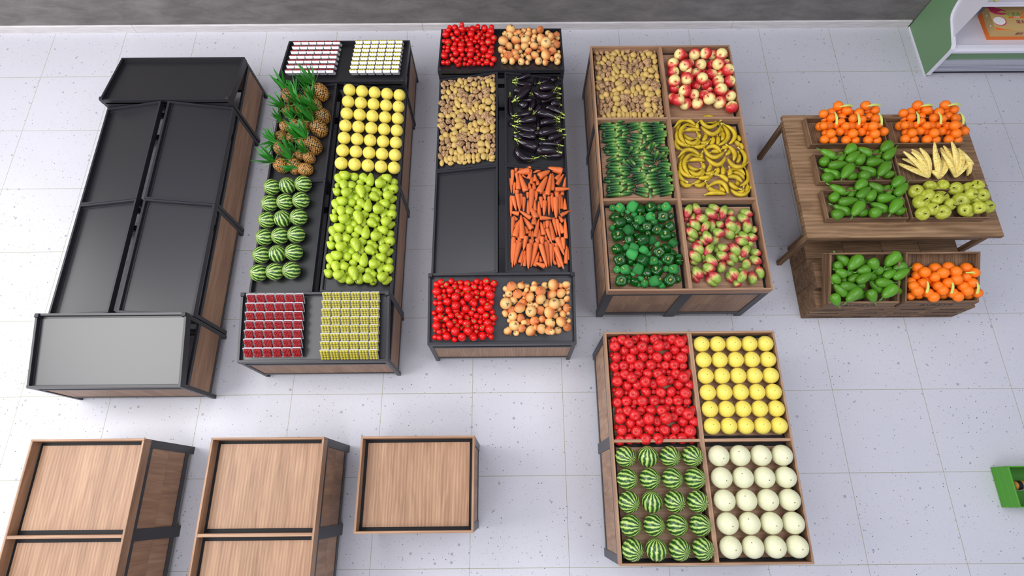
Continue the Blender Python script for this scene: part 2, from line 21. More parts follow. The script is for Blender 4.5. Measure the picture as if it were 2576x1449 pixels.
 'potato_tray': """5781,-754,738,16,0,0,16,s 5886,-739,760,20,36,0,24,s 5897,-709,754,10,0,0,12,s 5999,-727,779,20,-46,0,32,s 5957,-688,762,10,-89,0,12,s 6142,-716,799,16,6,0,42,s 6214,-737,811,16,0,0,20,s 6254,-801,818,16,-90,0,24,s 5980,-830,774,18,-97,0,24,s 5946,-839,768,18,-64,0,18,s 6183,-873,806,16,-90,0,22,y 5779,-813,738,16,-50,0,18,y 6021,-901,780,18,0,0,20,y 5697,-838,722,14,-88,0,18,s 5779,-956,742,20,-64,0,28,y 6258,-1035,822,19,-65,0,23,s 6255,-1140,823,21,-65,0,21,s 6055,-1201,784,15,0,0,15,y 5757,-1234,740,21,-105,0,35,y 6221,-1294,819,23,-98,0,40,s 5659,-733,720,18,36,0,34,s 5684,-782,728,22,-80,0,34,s 5634,-798,722,24,-55,0,44,s 5728,-730,734,20,-13,0,28,s 5747,-791,744,26,47,0,28,s 5912,-791,766,22,-97,0,42,y 5817,-820,758,30,-50,0,34,y 5968,-767,783,30,-106,0,38,s 6037,-760,785,20,-97,0,26,s 6069,-733,790,20,-25,0,26,s 6105,-766,795,18,-106,0,26,s 6177,-767,812,24,18,0,49,s 6250,-738,823,22,-74,0,30,s 6197,-820,820,28,12,0,43,y 6124,-832,803,24,-65,0,28,y 6074,-819,792,20,-98,0,30,s 6237,-881,829,30,-106,0,37,y 6132,-890,807,25,-106,0,33,y 6079,-904,795,23,-81,0,33,y 6245,-953,827,26,-106,0,41,y 5877,-845,758,20,-105,0,24,y 5749,-859,741,24,-72,0,38,y 5794,-901,750,26,-93,0,45,y 5932,-890,773,26,-68,0,39,y 5986,-915,777,20,-85,0,41,y 5646,-894,729,30,-96,0,40,s 5710,-914,737,27,-68,0,41,y 5848,-970,757,24,-18,0,35,s 5920,-983,776,31,56,0,33,s 5997,-1003,782,23,12,0,43,s 6098,-1022,802,26,-81,0,43,s 6173,-1027,812,24,24,0,43,s 6239,-1070,830,28,-69,0,45,y 6054,-1023,786,18,-77,0,31,s 5639,-975,718,20,-105,0,30,y 5684,-975,730,24,-54,0,34,y 5708,-1034,732,22,-92,0,37,s 5636,-1062,731,33,46,0,39,s 5757,-1079,746,27,56,0,29,s 5805,-1016,750,24,-45,0,26,y 5857,-1041,757,22,-64,0,37,y 5910,-1069,779,35,-45,0,45,s 6028,-1090,789,25,56,0,37,s 6081,-1095,792,19,65,0,23,s 6136,-1090,806,24,-106,0,33,y 5705,-1114,737,27,0,0,31,s 5973,-1143,786,32,0,0,33,s 5902,-1139,773,30,-24,0,33,y 6094,-1173,796,21,-106,0,33,y 6137,-1180,814,32,35,0,35,y 6186,-1220,819,29,0,0,31,y 6248,-1210,829,29,-82,0,38,y 5644,-1151,725,25,-114,0,37,s 5736,-1174,741,27,-110,0,43,s 5791,-1158,749,25,-76,0,39,y 5932,-1198,779,31,46,0,35,y 5873,-1201,762,24,-64,0,27,y 6018,-1203,785,22,-68,0,41,y 5826,-1213,753,23,56,0,37,y 5985,-1240,781,24,-64,0,44,y 6060,-1256,792,23,-106,0,37,s 6102,-1253,800,24,-98,0,40,y 5634,-1241,728,30,-34,0,37,y 5717,-1262,740,28,0,0,29,y 5875,-1276,769,31,35,0,46,s 5941,-1286,772,23,-85,0,41,s 6012,-1303,790,29,55,0,50,s 6082,-1324,800,27,0,0,29,s 6248,-1300,839,17,-60,0,32,y 5848,-774,763,30,-64,0,42,y 6023,-845,794,31,-64,0,37,y 5864,-926,774,33,-30,0,45,s 6046,-950,798,31,35,0,34,s 6163,-964,823,37,35,0,51,s 5753,-990,751,31,-63,0,39,s 5975,-1055,781,27,-97,0,37,s 6193,-1123,826,35,-41,0,44,y 5824,-1099,759,29,-64,0,59,y 6049,-1143,794,26,-93,0,41,y 5679,-1194,731,25,-88,0,47,s 5786,-1259,751,25,-84,0,37,y 6156,-1305,821,36,55,0,50,s 5900,-1352,765,23,-63,0,27,s 5619,-1391,720,25,-63,0,40,y 5924,-1411,767,21,-63,0,25,s 6064,-1497,793,23,-64,0,29,y 6175,-1465,801,12,0,0,25,y 6080,-1447,785,12,-35,0,21,s 5919,-1532,768,23,-24,0,41,s 5937,-1606,769,21,-89,0,29,s 6049,-1635,788,20,0,0,20,s 6202,-1667,811,18,-24,0,24,s 6178,-1785,809,20,-90,0,28,y 5742,-1705,732,16,23,0,25,s 6263,-1780,816,12,-90,0,24,s 5933,-1834,766,18,-93,0,45,y 6178,-1866,807,18,-85,0,38,y 6207,-1858,806,12,-90,0,38,y 5766,-1909,744,24,11,0,30,y 5860,-1901,754,18,-34,0,30,y 5930,-1911,764,16,39,0,30,y 5975,-1900,776,21,-80,0,26,y 6028,-1911,784,20,-89,0,24,y 6083,-1903,797,24,11,0,28,y 6235,-1916,815,16,0,0,29,y 5897,-1890,758,16,-23,0,24,y 5631,-1309,725,27,12,0,38,s 5720,-1333,742,30,-34,0,33,s 5775,-1345,741,20,-84,0,38,s 5839,-1337,763,31,-12,0,44,y 6038,-1414,794,29,-77,0,46,y 6166,-1426,816,29,-24,0,33,y 6218,-1396,841,45,-12,0,58,s 5707,-1422,731,21,-84,0,41,s 5747,-1409,737,20,-80,0,29,s 5978,-1433,780,25,-97,0,52,y 5791,-1448,752,28,0,0,31,y 5920,-1478,778,32,-12,0,35,y 6008,-1500,784,24,-102,0,43,y 6122,-1490,806,27,-107,0,41,y 6238,-1485,832,33,-98,0,41,y 6246,-1537,819,18,34,0,33,y 5658,-1467,729,27,-97,0,37,s 5867,-1483,755,19,-97,0,29,y 5807,-1506,756,30,45,0,37,y 5697,-1523,741,33,-63,0,35,y 5752,-1521,737,20,-97,0,37,y 5966,-1529,771,17,-81,0,33,y 6198,-1613,831,39,-12,0,43,s 6257,-1592,821,18,-73,0,25,s 5648,-1557,727,27,-75,0,39,y 5715,-1599,741,30,-106,0,43,s 5798,-1596,763,38,-34,0,40,y 6000,-1610,788,30,-49,0,41,s 6078,-1608,797,25,-107,0,41,s 6255,-1648,818,16,-81,0,33,s 5657,-1622,726,25,35,0,27,s 6186,-1713,817,26,-68,0,53,y 5742,-1662,744,28,50,0,27,s 5961,-1695,775,22,-85,0,51,s 6017,-1699,784,22,-89,0,35,s 6065,-1712,791,21,-63,0,35,s 6249,-1730,823,22,-98,0,28,s 5636,-1699,718,20,-92,0,47,s 5686,-1692,731,25,0,0,24,s 5804,-1676,757,31,-23,0,33,y 5924,-1730,767,20,-76,0,41,s 5870,-1756,768,31,-58,0,49,y 6235,-1787,819,20,0,0,22,s 5678,-1765,729,24,-88,0,39,s 5969,-1774,774,20,45,0,24,s 6011,-1766,780,20,-89,0,33,s 6051,-1774,789,21,-63,0,24,s 5814,-1776,754,27,-63,0,33,y 6237,-1825,819,20,-12,0,25,s 5638,-1806,724,25,-62,0,45,s 5857,-1830,757,22,-84,0,43,y 5970,-1849,780,26,-89,0,40,y 6023,-1849,783,20,-89,0,43,y 6073,-1852,798,26,-98,0,40,y 6141,-1871,820,29,-98,0,40,y 6246,-1891,837,25,44,0,30,y 5708,-1857,735,24,-71,0,43,y 5756,-1847,747,29,-88,0,37,y 5814,-1855,756,28,-89,0,39,y 5658,-1892,727,25,-88,0,35,y 6109,-1400,814,37,11,0,45,y 5658,-1388,750,33,-24,0,38,s 5854,-1417,774,39,23,0,48,y 6168,-1524,818,31,29,0,45,y 6044,-1557,794,28,50,0,37,s 5881,-1576,776,37,-18,0,51,s 6130,-1605,807,27,-89,0,40,y 5864,-1667,771,35,23,0,53,s 6112,-1699,814,37,-34,0,41,y 6121,-1784,812,33,5,0,43,y 5772,-1768,768,27,-93,0,39,y 5716,-1775,733,21,-93,0,41,s 5901,-1851,767,24,-90,0,41,y""",
 'potato_bin': """7673,-379,816,16,0,0,16,s 7792,-366,820,20,36,0,24,s 7804,-340,812,10,0,0,12,s 7919,-356,820,20,-46,0,32,s 7872,-322,810,10,-89,0,12,s 8082,-346,816,16,6,0,42,s 8164,-364,816,16,0,0,20,s 8209,-420,816,16,-90,0,24,s 7898,-445,818,18,-97,0,24,s 7860,-453,818,18,-64,0,18,s 8129,-482,816,16,-90,0,22,y 7670,-430,816,16,-50,0,18,y 7945,-506,818,18,0,0,20,y 7577,-452,814,14,-88,0,18,s 7671,-554,820,20,-64,0,28,y 8214,-622,820,19,-65,0,23,s 8210,-712,822,21,-65,0,21,s 7983,-765,816,15,0,0,15,y 7646,-794,822,21,-105,0,35,y 8171,-846,823,23,-98,0,40,s 7535,-361,818,18,36,0,34,s 7562,-403,822,22,-80,0,34,s 7506,-417,824,24,-55,0,44,s 7613,-358,820,20,-13,0,28,s 7634,-411,828,26,47,0,28,s 7821,-411,822,22,-97,0,42,y 7713,-436,830,30,-50,0,34,y 7885,-390,830,30,-106,0,38,s 7963,-384,820,20,-97,0,26,s 7999,-361,820,20,-25,0,26,s 8040,-389,818,18,-106,0,26,s 8121,-390,824,24,18,0,49,s 8204,-365,822,22,-74,0,30,s 8144,-436,828,28,12,0,43,y 8061,-446,824,24,-65,0,28,y 8005,-436,821,20,-98,0,30,s 8189,-489,831,30,-106,0,37,y 8071,-497,826,25,-106,0,33,y 8010,-509,823,23,-81,0,33,y 8198,-551,827,26,-106,0,41,y 7781,-458,820,20,-105,0,24,y 7636,-469,824,24,-72,0,38,y 7688,-506,826,26,-93,0,45,y 7844,-496,826,26,-68,0,39,y 7905,-518,821,20,-85,0,41,y 7519,-500,830,30,-96,0,40,s 7593,-517,827,27,-68,0,41,y 7748,-565,824,24,-18,0,35,s 7830,-577,831,31,56,0,33,s 7918,-594,824,23,12,0,43,s 8032,-611,827,26,-81,0,43,s 8117,-615,824,24,24,0,43,s 8192,-652,831,28,-69,0,45,y 7983,-612,818,18,-77,0,31,s 7512,-570,820,20,-105,0,30,y 7562,-570,824,24,-54,0,34,y 7589,-621,822,22,-92,0,37,s 7508,-645,834,33,46,0,39,s 7646,-660,828,27,56,0,29,s 7700,-606,824,24,-45,0,26,y 7759,-627,822,22,-64,0,37,y 7819,-651,835,35,-45,0,45,s 7953,-669,826,25,56,0,37,s 8013,-674,820,19,65,0,23,s 8075,-669,824,24,-106,0,33,y 7586,-690,828,27,0,0,31,s 7890,-716,832,32,0,0,33,s 7809,-712,831,30,-24,0,33,y 8027,-741,822,21,-106,0,33,y 8076,-748,832,32,35,0,35,y 8131,-782,829,29,0,0,31,y 8202,-773,829,29,-82,0,38,y 7517,-723,826,25,-114,0,37,s 7622,-743,827,27,-110,0,43,s 7684,-728,826,25,-76,0,39,y 7844,-763,831,31,46,0,35,y 7777,-765,824,24,-64,0,27,y 7941,-767,823,22,-68,0,41,y 7723,-775,824,23,56,0,37,y 7904,-799,824,24,-64,0,44,y 7989,-813,823,23,-106,0,37,s 8037,-811,824,24,-98,0,40,y 7506,-800,831,30,-34,0,37,y 7600,-818,828,28,0,0,29,y 7779,-831,831,31,35,0,46,s 7854,-839,823,23,-85,0,41,s 7935,-853,829,29,55,0,50,s 8014,-872,827,27,0,0,29,s 8202,-851,838,17,-60,0,32,y 7748,-396,830,30,-64,0,42,y 7947,-458,832,31,-64,0,37,y 7767,-528,838,33,-30,0,45,s 7973,-548,831,31,35,0,34,s 8106,-561,837,37,35,0,51,s 7641,-583,834,31,-63,0,39,s 7892,-639,827,27,-97,0,37,s 8140,-698,835,35,-41,0,44,y 7721,-677,829,29,-64,0,59,y 7976,-715,827,26,-93,0,41,y 7557,-759,826,25,-88,0,47,s 7678,-816,828,25,-84,0,37,y 8097,-855,836,36,55,0,50,s 7808,-896,823,23,-63,0,27,s 7489,-930,825,25,-63,0,40,y 7835,-947,821,21,-63,0,25,s 7994,-1021,823,23,-64,0,29,y 8120,-993,813,12,0,0,25,y 8011,-978,813,12,-35,0,21,s 7829,-1052,823,23,-24,0,41,s 7849,-1115,821,21,-89,0,29,s 7977,-1140,821,20,0,0,20,s 8150,-1168,819,18,-24,0,24,s 8123,-1270,821,20,-90,0,28,y 7629,-1201,817,16,23,0,25,s 8219,-1266,813,12,-90,0,24,s 7845,-1313,819,18,-93,0,45,y 8123,-1340,819,18,-85,0,38,y 8155,-1334,813,12,-90,0,38,y 7656,-1377,825,24,11,0,30,y 7762,-1371,819,18,-34,0,30,y 7841,-1379,817,16,39,0,30,y 7893,-1370,821,21,-80,0,26,y 7953,-1379,821,20,-89,0,24,y 8016,-1372,824,24,11,0,28,y 8188,-1383,816,16,0,0,29,y 7804,-1361,817,16,-23,0,24,y 7503,-859,828,27,12,0,38,s 7603,-880,830,30,-34,0,33,s 7665,-890,820,20,-84,0,38,s 7739,-883,831,31,-12,0,44,y 7964,-950,829,29,-77,0,46,y 8109,-960,829,29,-24,0,33,y 8168,-934,845,45,-12,0,58,s 7589,-956,821,21,-84,0,41,s 7634,-945,820,20,-80,0,29,s 7896,-966,825,25,-97,0,52,y 7684,-979,828,28,0,0,31,y 7831,-1005,832,32,-12,0,35,y 7930,-1024,824,24,-102,0,43,y 8060,-1015,827,27,-107,0,41,y 8191,-1011,833,33,-98,0,41,y 8200,-1056,819,18,34,0,33,y 7533,-995,827,27,-97,0,37,s 7770,-1009,819,19,-97,0,29,y 7703,-1029,830,30,45,0,37,y 7577,-1044,833,33,-63,0,35,y 7640,-1042,820,20,-97,0,37,y 7883,-1049,818,17,-81,0,33,y 8145,-1121,839,39,-12,0,43,s 8212,-1103,819,18,-73,0,25,s 7522,-1073,827,27,-75,0,39,y 7598,-1109,830,30,-106,0,43,s 7692,-1106,838,38,-34,0,40,y 7920,-1119,830,30,-49,0,41,s 8009,-1117,826,25,-107,0,41,s 8210,-1152,817,16,-81,0,33,s 7532,-1130,825,25,35,0,27,s 8132,-1208,827,26,-68,0,53,y 7629,-1164,828,28,50,0,27,s 7877,-1192,823,22,-85,0,51,s 7940,-1196,823,22,-89,0,35,s 7994,-1207,822,21,-63,0,35,s 8203,-1223,823,22,-98,0,28,s 7508,-1196,820,20,-92,0,47,s 7565,-1189,825,25,0,0,24,s 7698,-1176,831,31,-23,0,33,y 7835,-1223,821,20,-76,0,41,s 7774,-1245,831,31,-58,0,49,y 8187,-1272,821,20,0,0,22,s 7556,-1253,824,24,-88,0,39,s 7885,-1260,821,20,45,0,24,s 7933,-1254,820,20,-89,0,33,s 7979,-1261,821,21,-63,0,24,s 7710,-1262,827,27,-63,0,33,y 8190,-1305,820,20,-12,0,25,s 7511,-1289,826,25,-62,0,45,s 7758,-1309,823,22,-84,0,43,y 7887,-1325,827,26,-89,0,40,y 7947,-1325,821,20,-89,0,43,y 8003,-1328,827,26,-98,0,40,y 8080,-1345,837,29,-98,0,40,y 8200,-1362,837,25,44,0,30,y 7590,-1332,825,24,-71,0,43,y 7645,-1324,830,29,-88,0,37,y 7710,-1331,828,28,-89,0,39,y 7533,-1362,826,25,-88,0,35,y 8045,-937,837,37,11,0,45,y 7533,-927,849,33,-24,0,38,s 7756,-952,839,39,23,0,48,y 8112,-1044,831,31,29,0,45,y 7971,-1073,828,28,50,0,37,s 7786,-1090,837,37,-18,0,51,s 8068,-1115,827,27,-89,0,40,y 7767,-1168,835,35,23,0,53,s 8048,-1196,837,37,-34,0,41,y 8059,-1269,833,33,5,0,43,y 7663,-1255,848,27,-93,0,39,y 7599,-1261,822,21,-93,0,41,s 7808,-1328,825,24,-90,0,41,y""",
 'cucumber': """7515,-1458,815,15,177,0,61 7516,-1497,815,15,174,0,89 8016,-1501,815,15,3,0,129 8143,-1515,815,15,-176,0,115 7541,-1546,815,15,-177,0,68 7524,-1573,815,15,180,0,50 7521,-1606,815,15,-162,0,53 7548,-1638,814,15,-177,0,78 7574,-1674,814,15,-173,0,129 7684,-1629,814,15,-163,0,57 7528,-1768,814,15,-166,0,66 7702,-1704,814,15,0,0,120 7661,-1728,814,15,8,0,57 7610,-1788,814,15,178,0,143 7536,-1814,814,15,171,0,56 8004,-1803,814,15,-176,0,53 8210,-1846,814,15,-168,0,18 7534,-2005,814,15,-170,0,21 7533,-2087,814,14,-171,0,46 7682,-1947,814,15,-175,0,60 7742,-2084,814,14,-2,0,62 7832,-2080,815,14,-178,0,104 8097,-2092,814,14,-172,0,56 7557,-1434,825,15,-179,0,84 7648,-1421,837,15,-163,0,84,c 7722,-1421,859,15,-12,0,86,c 7691,-1459,841,15,1,0,64 7583,-1472,832,15,-179,0,132 7607,-1502,837,15,-176,0,123 7574,-1539,837,15,-172,0,112 7881,-1397,815,15,166,0,119,c 7860,-1431,822,15,-175,0,123 7900,-1464,815,15,-157,0,117 7889,-1501,815,15,-159,0,124 8017,-1422,828,15,11,0,126 8018,-1455,815,15,5,0,127 8125,-1431,828,15,-175,0,83 8208,-1430,844,15,-166,0,91,c 8151,-1462,819,15,-178,0,129 8169,-1496,831,15,-175,0,130 8137,-1548,820,15,-166,0,132 7733,-1484,830,15,17,0,114 7943,-1549,815,15,-58,0,65 8016,-1573,833,15,8,0,109 8186,-1565,828,15,-178,0,96 7603,-1572,836,15,-177,0,124 7598,-1599,837,15,-178,0,124 7691,-1592,853,15,31,0,73 7893,-1590,815,15,169,0,124 7756,-1630,830,15,-10,0,74 8058,-1607,815,15,9,0,98 8045,-1646,814,15,12,0,96 8166,-1598,833,15,-179,0,121 8145,-1660,814,15,-167,0,129 8147,-1695,814,15,-176,0,107 7581,-1722,827,15,-178,0,95,c 7569,-1761,837,15,-168,0,98 7595,-1787,849,15,178,0,118 7712,-1703,837,15,4,0,113 7830,-1705,814,15,-165,0,93 7876,-1724,824,15,180,0,102 8120,-1727,816,15,22,0,75 8169,-1767,814,15,177,0,122 8190,-1805,814,15,-178,0,116 8086,-1814,814,15,-86,0,41 8071,-1861,820,15,-79,0,37 7738,-1775,816,15,-9,0,105 7717,-1811,814,15,0,0,66 7866,-1779,814,15,180,0,60 7842,-1807,817,15,-169,0,62 7974,-1827,816,15,4,0,116 7588,-1845,814,15,-178,0,116 7695,-1844,831,15,7,0,99 7835,-1843,814,15,-170,0,65 7879,-1861,814,15,-173,0,128 7996,-1869,831,15,-13,0,112 8162,-1888,814,15,-157,0,103 7584,-1903,814,15,-152,0,119 7616,-1923,814,15,-163,0,82 7606,-1979,815,15,175,0,142,c 7589,-2025,829,14,176,0,131 7596,-2055,815,14,-179,0,125 7611,-2094,831,14,-177,0,125 7694,-1918,834,15,6,0,109 7717,-2032,842,14,-6,0,124 7728,-2108,823,14,-18,0,92,c 7850,-1905,814,15,-151,0,67 7876,-1928,814,15,-170,0,65 7894,-1964,814,15,-178,0,84 7880,-2003,814,15,-175,0,112 8000,-1908,814,15,-12,0,98 8023,-1961,814,15,-4,0,76 7964,-2032,816,15,-16,0,91,c 8037,-2012,815,15,0,0,73 8019,-2079,814,14,-7,0,76 8162,-2009,814,15,165,0,129 8166,-1993,833,15,169,0,135,c 8181,-1932,814,15,180,0,73 8162,-2057,815,14,-177,0,118 7883,-2112,821,14,166,0,118,c 7860,-1469,836,15,-160,0,121 8023,-1526,823,15,5,0,115 7722,-1512,822,15,19,0,124 7772,-1522,815,15,14,0,82 7597,-1634,845,15,-168,0,126 7770,-1578,832,15,14,0,93 7885,-1616,815,15,171,0,134 7561,-1676,837,15,-172,0,147 7702,-1658,822,15,5,0,117 7873,-1661,815,15,162,0,134 7975,-1650,821,15,85,0,121 8160,-1629,839,15,-169,0,128 7716,-1744,833,15,-7,0,105 7851,-1749,825,15,180,0,126 7969,-1733,823,15,40,0,128 8041,-1723,817,15,60,0,119 8056,-1764,835,15,-115,0,113 7618,-1818,834,15,-174,0,117 7797,-1812,830,15,-121,0,100 7919,-1811,833,15,26,0,118 7729,-1873,836,15,-7,0,115 8084,-1891,833,15,-111,0,129 8134,-1894,836,15,-131,0,127 7805,-1937,818,15,126,0,116 7735,-1996,861,14,-58,0,99,c 7785,-1972,818,15,-55,0,98 7712,-2063,835,14,1,0,97 7839,-2042,814,15,180,0,104 7964,-1963,830,15,-32,0,116 7944,-2086,820,14,-17,0,84 8073,-2053,835,14,23,0,121 8174,-2099,833,14,-179,0,124 7520,-2162,815,15,177,0,61 7521,-2202,815,15,174,0,89 8021,-2206,815,15,3,0,129 8148,-2220,815,15,-176,0,115 7546,-2250,815,15,-177,0,68 7528,-2278,815,15,180,0,50 7526,-2311,815,15,-162,0,53 7552,-2343,814,15,-177,0,78 7578,-2378,814,15,-173,0,129 7689,-2334,814,15,-163,0,57 7562,-2139,825,15,-179,0,84 7652,-2126,837,15,-163,0,84,c 7727,-2126,859,15,-12,0,86,c 7695,-2164,841,15,1,0,64 7588,-2176,832,15,-179,0,132 7612,-2207,837,15,-176,0,123 7579,-2244,837,15,-172,0,112 7885,-2102,815,15,166,0,119,c 7865,-2136,822,15,-175,0,123 7905,-2169,815,15,-157,0,117 7894,-2206,815,15,-159,0,124 8022,-2126,828,15,11,0,126 8023,-2160,815,15,5,0,127 8130,-2136,828,15,-175,0,83 8213,-2135,844,15,-166,0,91,c 8155,-2167,819,15,-178,0,129 8174,-2200,831,15,-175,0,130 8142,-2253,820,15,-166,0,132 7738,-2189,830,15,17,0,114 7947,-2254,815,15,-58,0,65 8021,-2278,833,15,8,0,109 8191,-2270,828,15,-178,0,96 7608,-2277,836,15,-177,0,124 7603,-2304,837,15,-178,0,124 7696,-2296,853,15,31,0,73 7898,-2295,815,15,169,0,124 7760,-2335,830,15,-10,0,74 8063,-2312,815,15,9,0,98 8050,-2351,814,15,12,0,96 8171,-2303,833,15,-179,0,121 8150,-2365,814,15,-167,0,129 7865,-2173,836,15,-160,0,121 8027,-2230,823,15,5,0,115 7727,-2217,822,15,19,0,124 7777,-2227,815,15,14,0,82 7602,-2338,845,15,-168,0,126 7775,-2283,832,15,14,0,93 7890,-2321,815,15,171,0,134 7566,-2380,837,15,-172,0,147 7707,-2363,822,15,5,0,117 7877,-2366,815,15,162,0,134 7979,-2355,821,15,85,0,121 8164,-2334,839,15,-169,0,128""",
 'banana': """8765,-1435,819,18,177,0,101,-15 8393,-1520,819,18,75,0,188,25 8490,-1619,819,18,-28,0,143,-33 8548,-1489,819,18,156,0,113,-17 8583,-1617,819,18,79,0,98,-22 8601,-1490,841,18,93,0,67,13 8849,-1551,819,18,79,0,148,-22 8660,-1686,819,18,10,0,116,-24 8805,-1684,828,18,82,0,127,-7 8858,-1628,837,18,82,0,133,-15 9048,-1652,819,18,113,0,77,-11 9017,-1724,819,18,123,0,78,-14 8559,-1715,834,18,49,0,103,-16 8473,-1689,819,18,-168,0,58,-2 8454,-1498,863,18,180,0,238,-76 8735,-1428,844,18,165,0,183,-61 8429,-1654,843,18,-60,0,275,-95 8342,-1753,852,18,-68,0,145,-31 8587,-1765,850,18,10,0,141,-17 8648,-1652,846,18,62,0,103,-15 8737,-1680,819,18,67,0,123,-19 8735,-1422,866,18,-15,0,248,-110 8743,-1513,866,18,3,0,243,-111 8452,-1615,871,18,-104,0,302,-75 8499,-1677,864,18,6,0,180,-70 8533,-1552,833,18,180,0,197,-18 8840,-1623,847,18,74,0,305,-87 8917,-1610,840,18,92,0,286,-91 9054,-1773,839,18,102,0,84,-13 8908,-1833,819,18,53,0,97,-9 9004,-1915,819,18,72,0,134,-15 8882,-1785,827,18,-171,0,80,-11 8918,-1872,855,18,99,0,212,-42 9027,-1923,851,18,88,0,237,-52 8764,-1837,819,18,177,0,101,-15 8393,-1923,819,18,75,0,188,25 8489,-2021,819,18,-28,0,143,-33 8547,-1891,819,18,156,0,113,-17 8582,-2020,819,18,79,0,98,-22 8601,-1892,841,18,93,0,67,13 8659,-2088,819,18,10,0,116,-24 8805,-2087,828,18,82,0,127,-7 8559,-2117,834,18,49,0,103,-16 8472,-2091,819,18,-168,0,58,-2 8453,-1901,863,18,180,0,238,-76 8734,-1831,844,18,165,0,183,-61 8428,-2056,843,18,-60,0,275,-95 8341,-2156,852,18,-68,0,145,-31 8586,-2168,850,18,10,0,141,-17 8648,-2055,846,18,62,0,103,-15 8736,-2082,819,18,67,0,123,-19 8734,-1825,866,18,-15,0,248,-110 8742,-1916,866,18,3,0,243,-111 8451,-2017,871,18,-104,0,302,-75 8499,-2080,864,18,6,0,180,-70 8532,-1954,833,18,180,0,197,-18 8970,-2105,819,18,162,0,185,-53 8872,-2107,840,18,71,0,96,-13 8785,-2308,819,18,131,0,76,14 8894,-2270,819,18,-85,0,95,5 9047,-2302,819,18,69,0,96,-10 8960,-2322,819,18,25,0,114,-38 8661,-2165,819,18,48,0,127,12 8949,-2240,819,18,74,0,51,-3 8509,-2213,819,18,-149,0,86,8 8979,-2145,819,18,142,0,151,-33 8682,-2292,829,18,149,0,190,42 8901,-2278,846,18,-43,0,138,-19 8964,-2322,841,18,0,0,228,-77 8348,-2152,850,18,-73,0,169,-40 8383,-2229,830,18,-20,0,147,-40 8527,-2245,841,18,11,0,123,-30 8970,-1980,873,18,-18,0,233,-84 8917,-2211,848,18,160,0,174,-40 8788,-2202,864,18,135,0,124,-16 9024,-2165,822,18,66,0,248,-62 8720,-2339,856,18,154,0,234,-102 8694,-2383,838,18,180,0,220,-16""",
 'pepper': """7543,-2541,834,34,-83,71,m 8051,-2541,834,34,-133,69,m 7711,-2585,830,30,-120,66,m 7777,-2626,832,32,125,-34,m 7648,-2627,829,28,167,66,g 8165,-2874,833,33,118,8,g 7844,-2807,839,39,-22,-45,g 8049,-2763,825,25,6,11,m 7773,-2870,832,32,-48,-79,g 7617,-2794,832,32,-2,-42,g 7747,-2727,829,28,-127,27,g 7932,-2687,825,25,92,-24,m 7892,-2619,825,25,-129,46,g 7628,-2554,850,50,166,50,m 7763,-2540,859,59,-129,-38,m 7840,-2585,866,50,-101,1,g 7956,-2566,860,60,164,61,g 8127,-2551,852,52,-177,52,m 7553,-2661,849,50,-38,58,g 7701,-2697,855,46,145,-1,g 7825,-2701,853,53,-159,29,m 7934,-2676,881,46,2,51,m 7981,-2727,855,39,-156,44,m 8164,-2650,834,34,121,8,g 7779,-2773,842,42,115,12,g 7993,-2821,856,56,-133,72,g 7528,-2778,832,32,-124,-74,m 8139,-2782,853,53,119,7,g 7566,-2893,861,61,79,85,g 7912,-2847,832,32,-150,42,g 7928,-2937,849,49,24,15,m 8156,-2968,845,45,137,-4,m 7991,-2975,832,31,-114,53,m 7606,-2741,874,56,-166,-3,g 8066,-2672,863,64,-96,74,g 7891,-2791,883,49,-127,56,g 7694,-2826,856,56,105,-24,m 8072,-2891,862,63,126,80,g 7687,-2933,852,52,-165,-4,g 7829,-2944,866,66,-167,-8,g 7649,-3012,835,35,34,-16,m 7625,-3101,831,31,170,46,g 8201,-3128,831,31,50,-21,m 7994,-3191,833,33,-112,32,m 7539,-3267,838,38,-81,73,m 7706,-3309,828,27,-96,79,m 8052,-3262,833,33,-135,68,m 7660,-3358,831,31,162,36,g 7658,-3397,827,27,-131,72,g 7783,-3365,829,29,-5,-24,m 7882,-3360,831,31,-117,73,g 7755,-3435,821,20,22,-33,m 7740,-3174,814,14,108,-30,g 7802,-3105,828,28,26,-13,g 7730,-3209,818,17,-150,70,m 7563,-3038,853,54,-164,36,g 7736,-3019,848,49,153,-9,m 7915,-3017,825,24,57,20,g 7878,-3093,835,35,-2,4,m 7988,-3082,858,59,-104,72,g 8141,-3089,838,38,178,10,g 7570,-3170,861,62,-119,78,g 8187,-3181,850,40,-6,32,g 7683,-3183,838,38,-105,-73,g 7815,-3181,865,65,-14,-58,g 7922,-3182,848,48,2,82,m 7628,-3277,851,51,162,51,m 7845,-3308,849,49,-101,-11,g 7953,-3295,861,61,151,58,g 8131,-3279,853,53,170,48,m 7711,-3404,844,42,-19,-4,g 7816,-3427,837,37,114,50,m 8162,-3376,838,37,120,1,g 7988,-3447,837,37,105,-36,m 7706,-3102,859,59,-26,-8,m 7832,-3062,868,45,131,-42,m 8075,-3029,848,49,-167,19,g 8075,-3167,862,62,-140,75,g 7758,-3269,857,56,-117,-34,m 7566,-3401,861,61,-88,78,g 7920,-3410,866,58,14,44,m 8068,-3399,862,63,-104,78,g""",
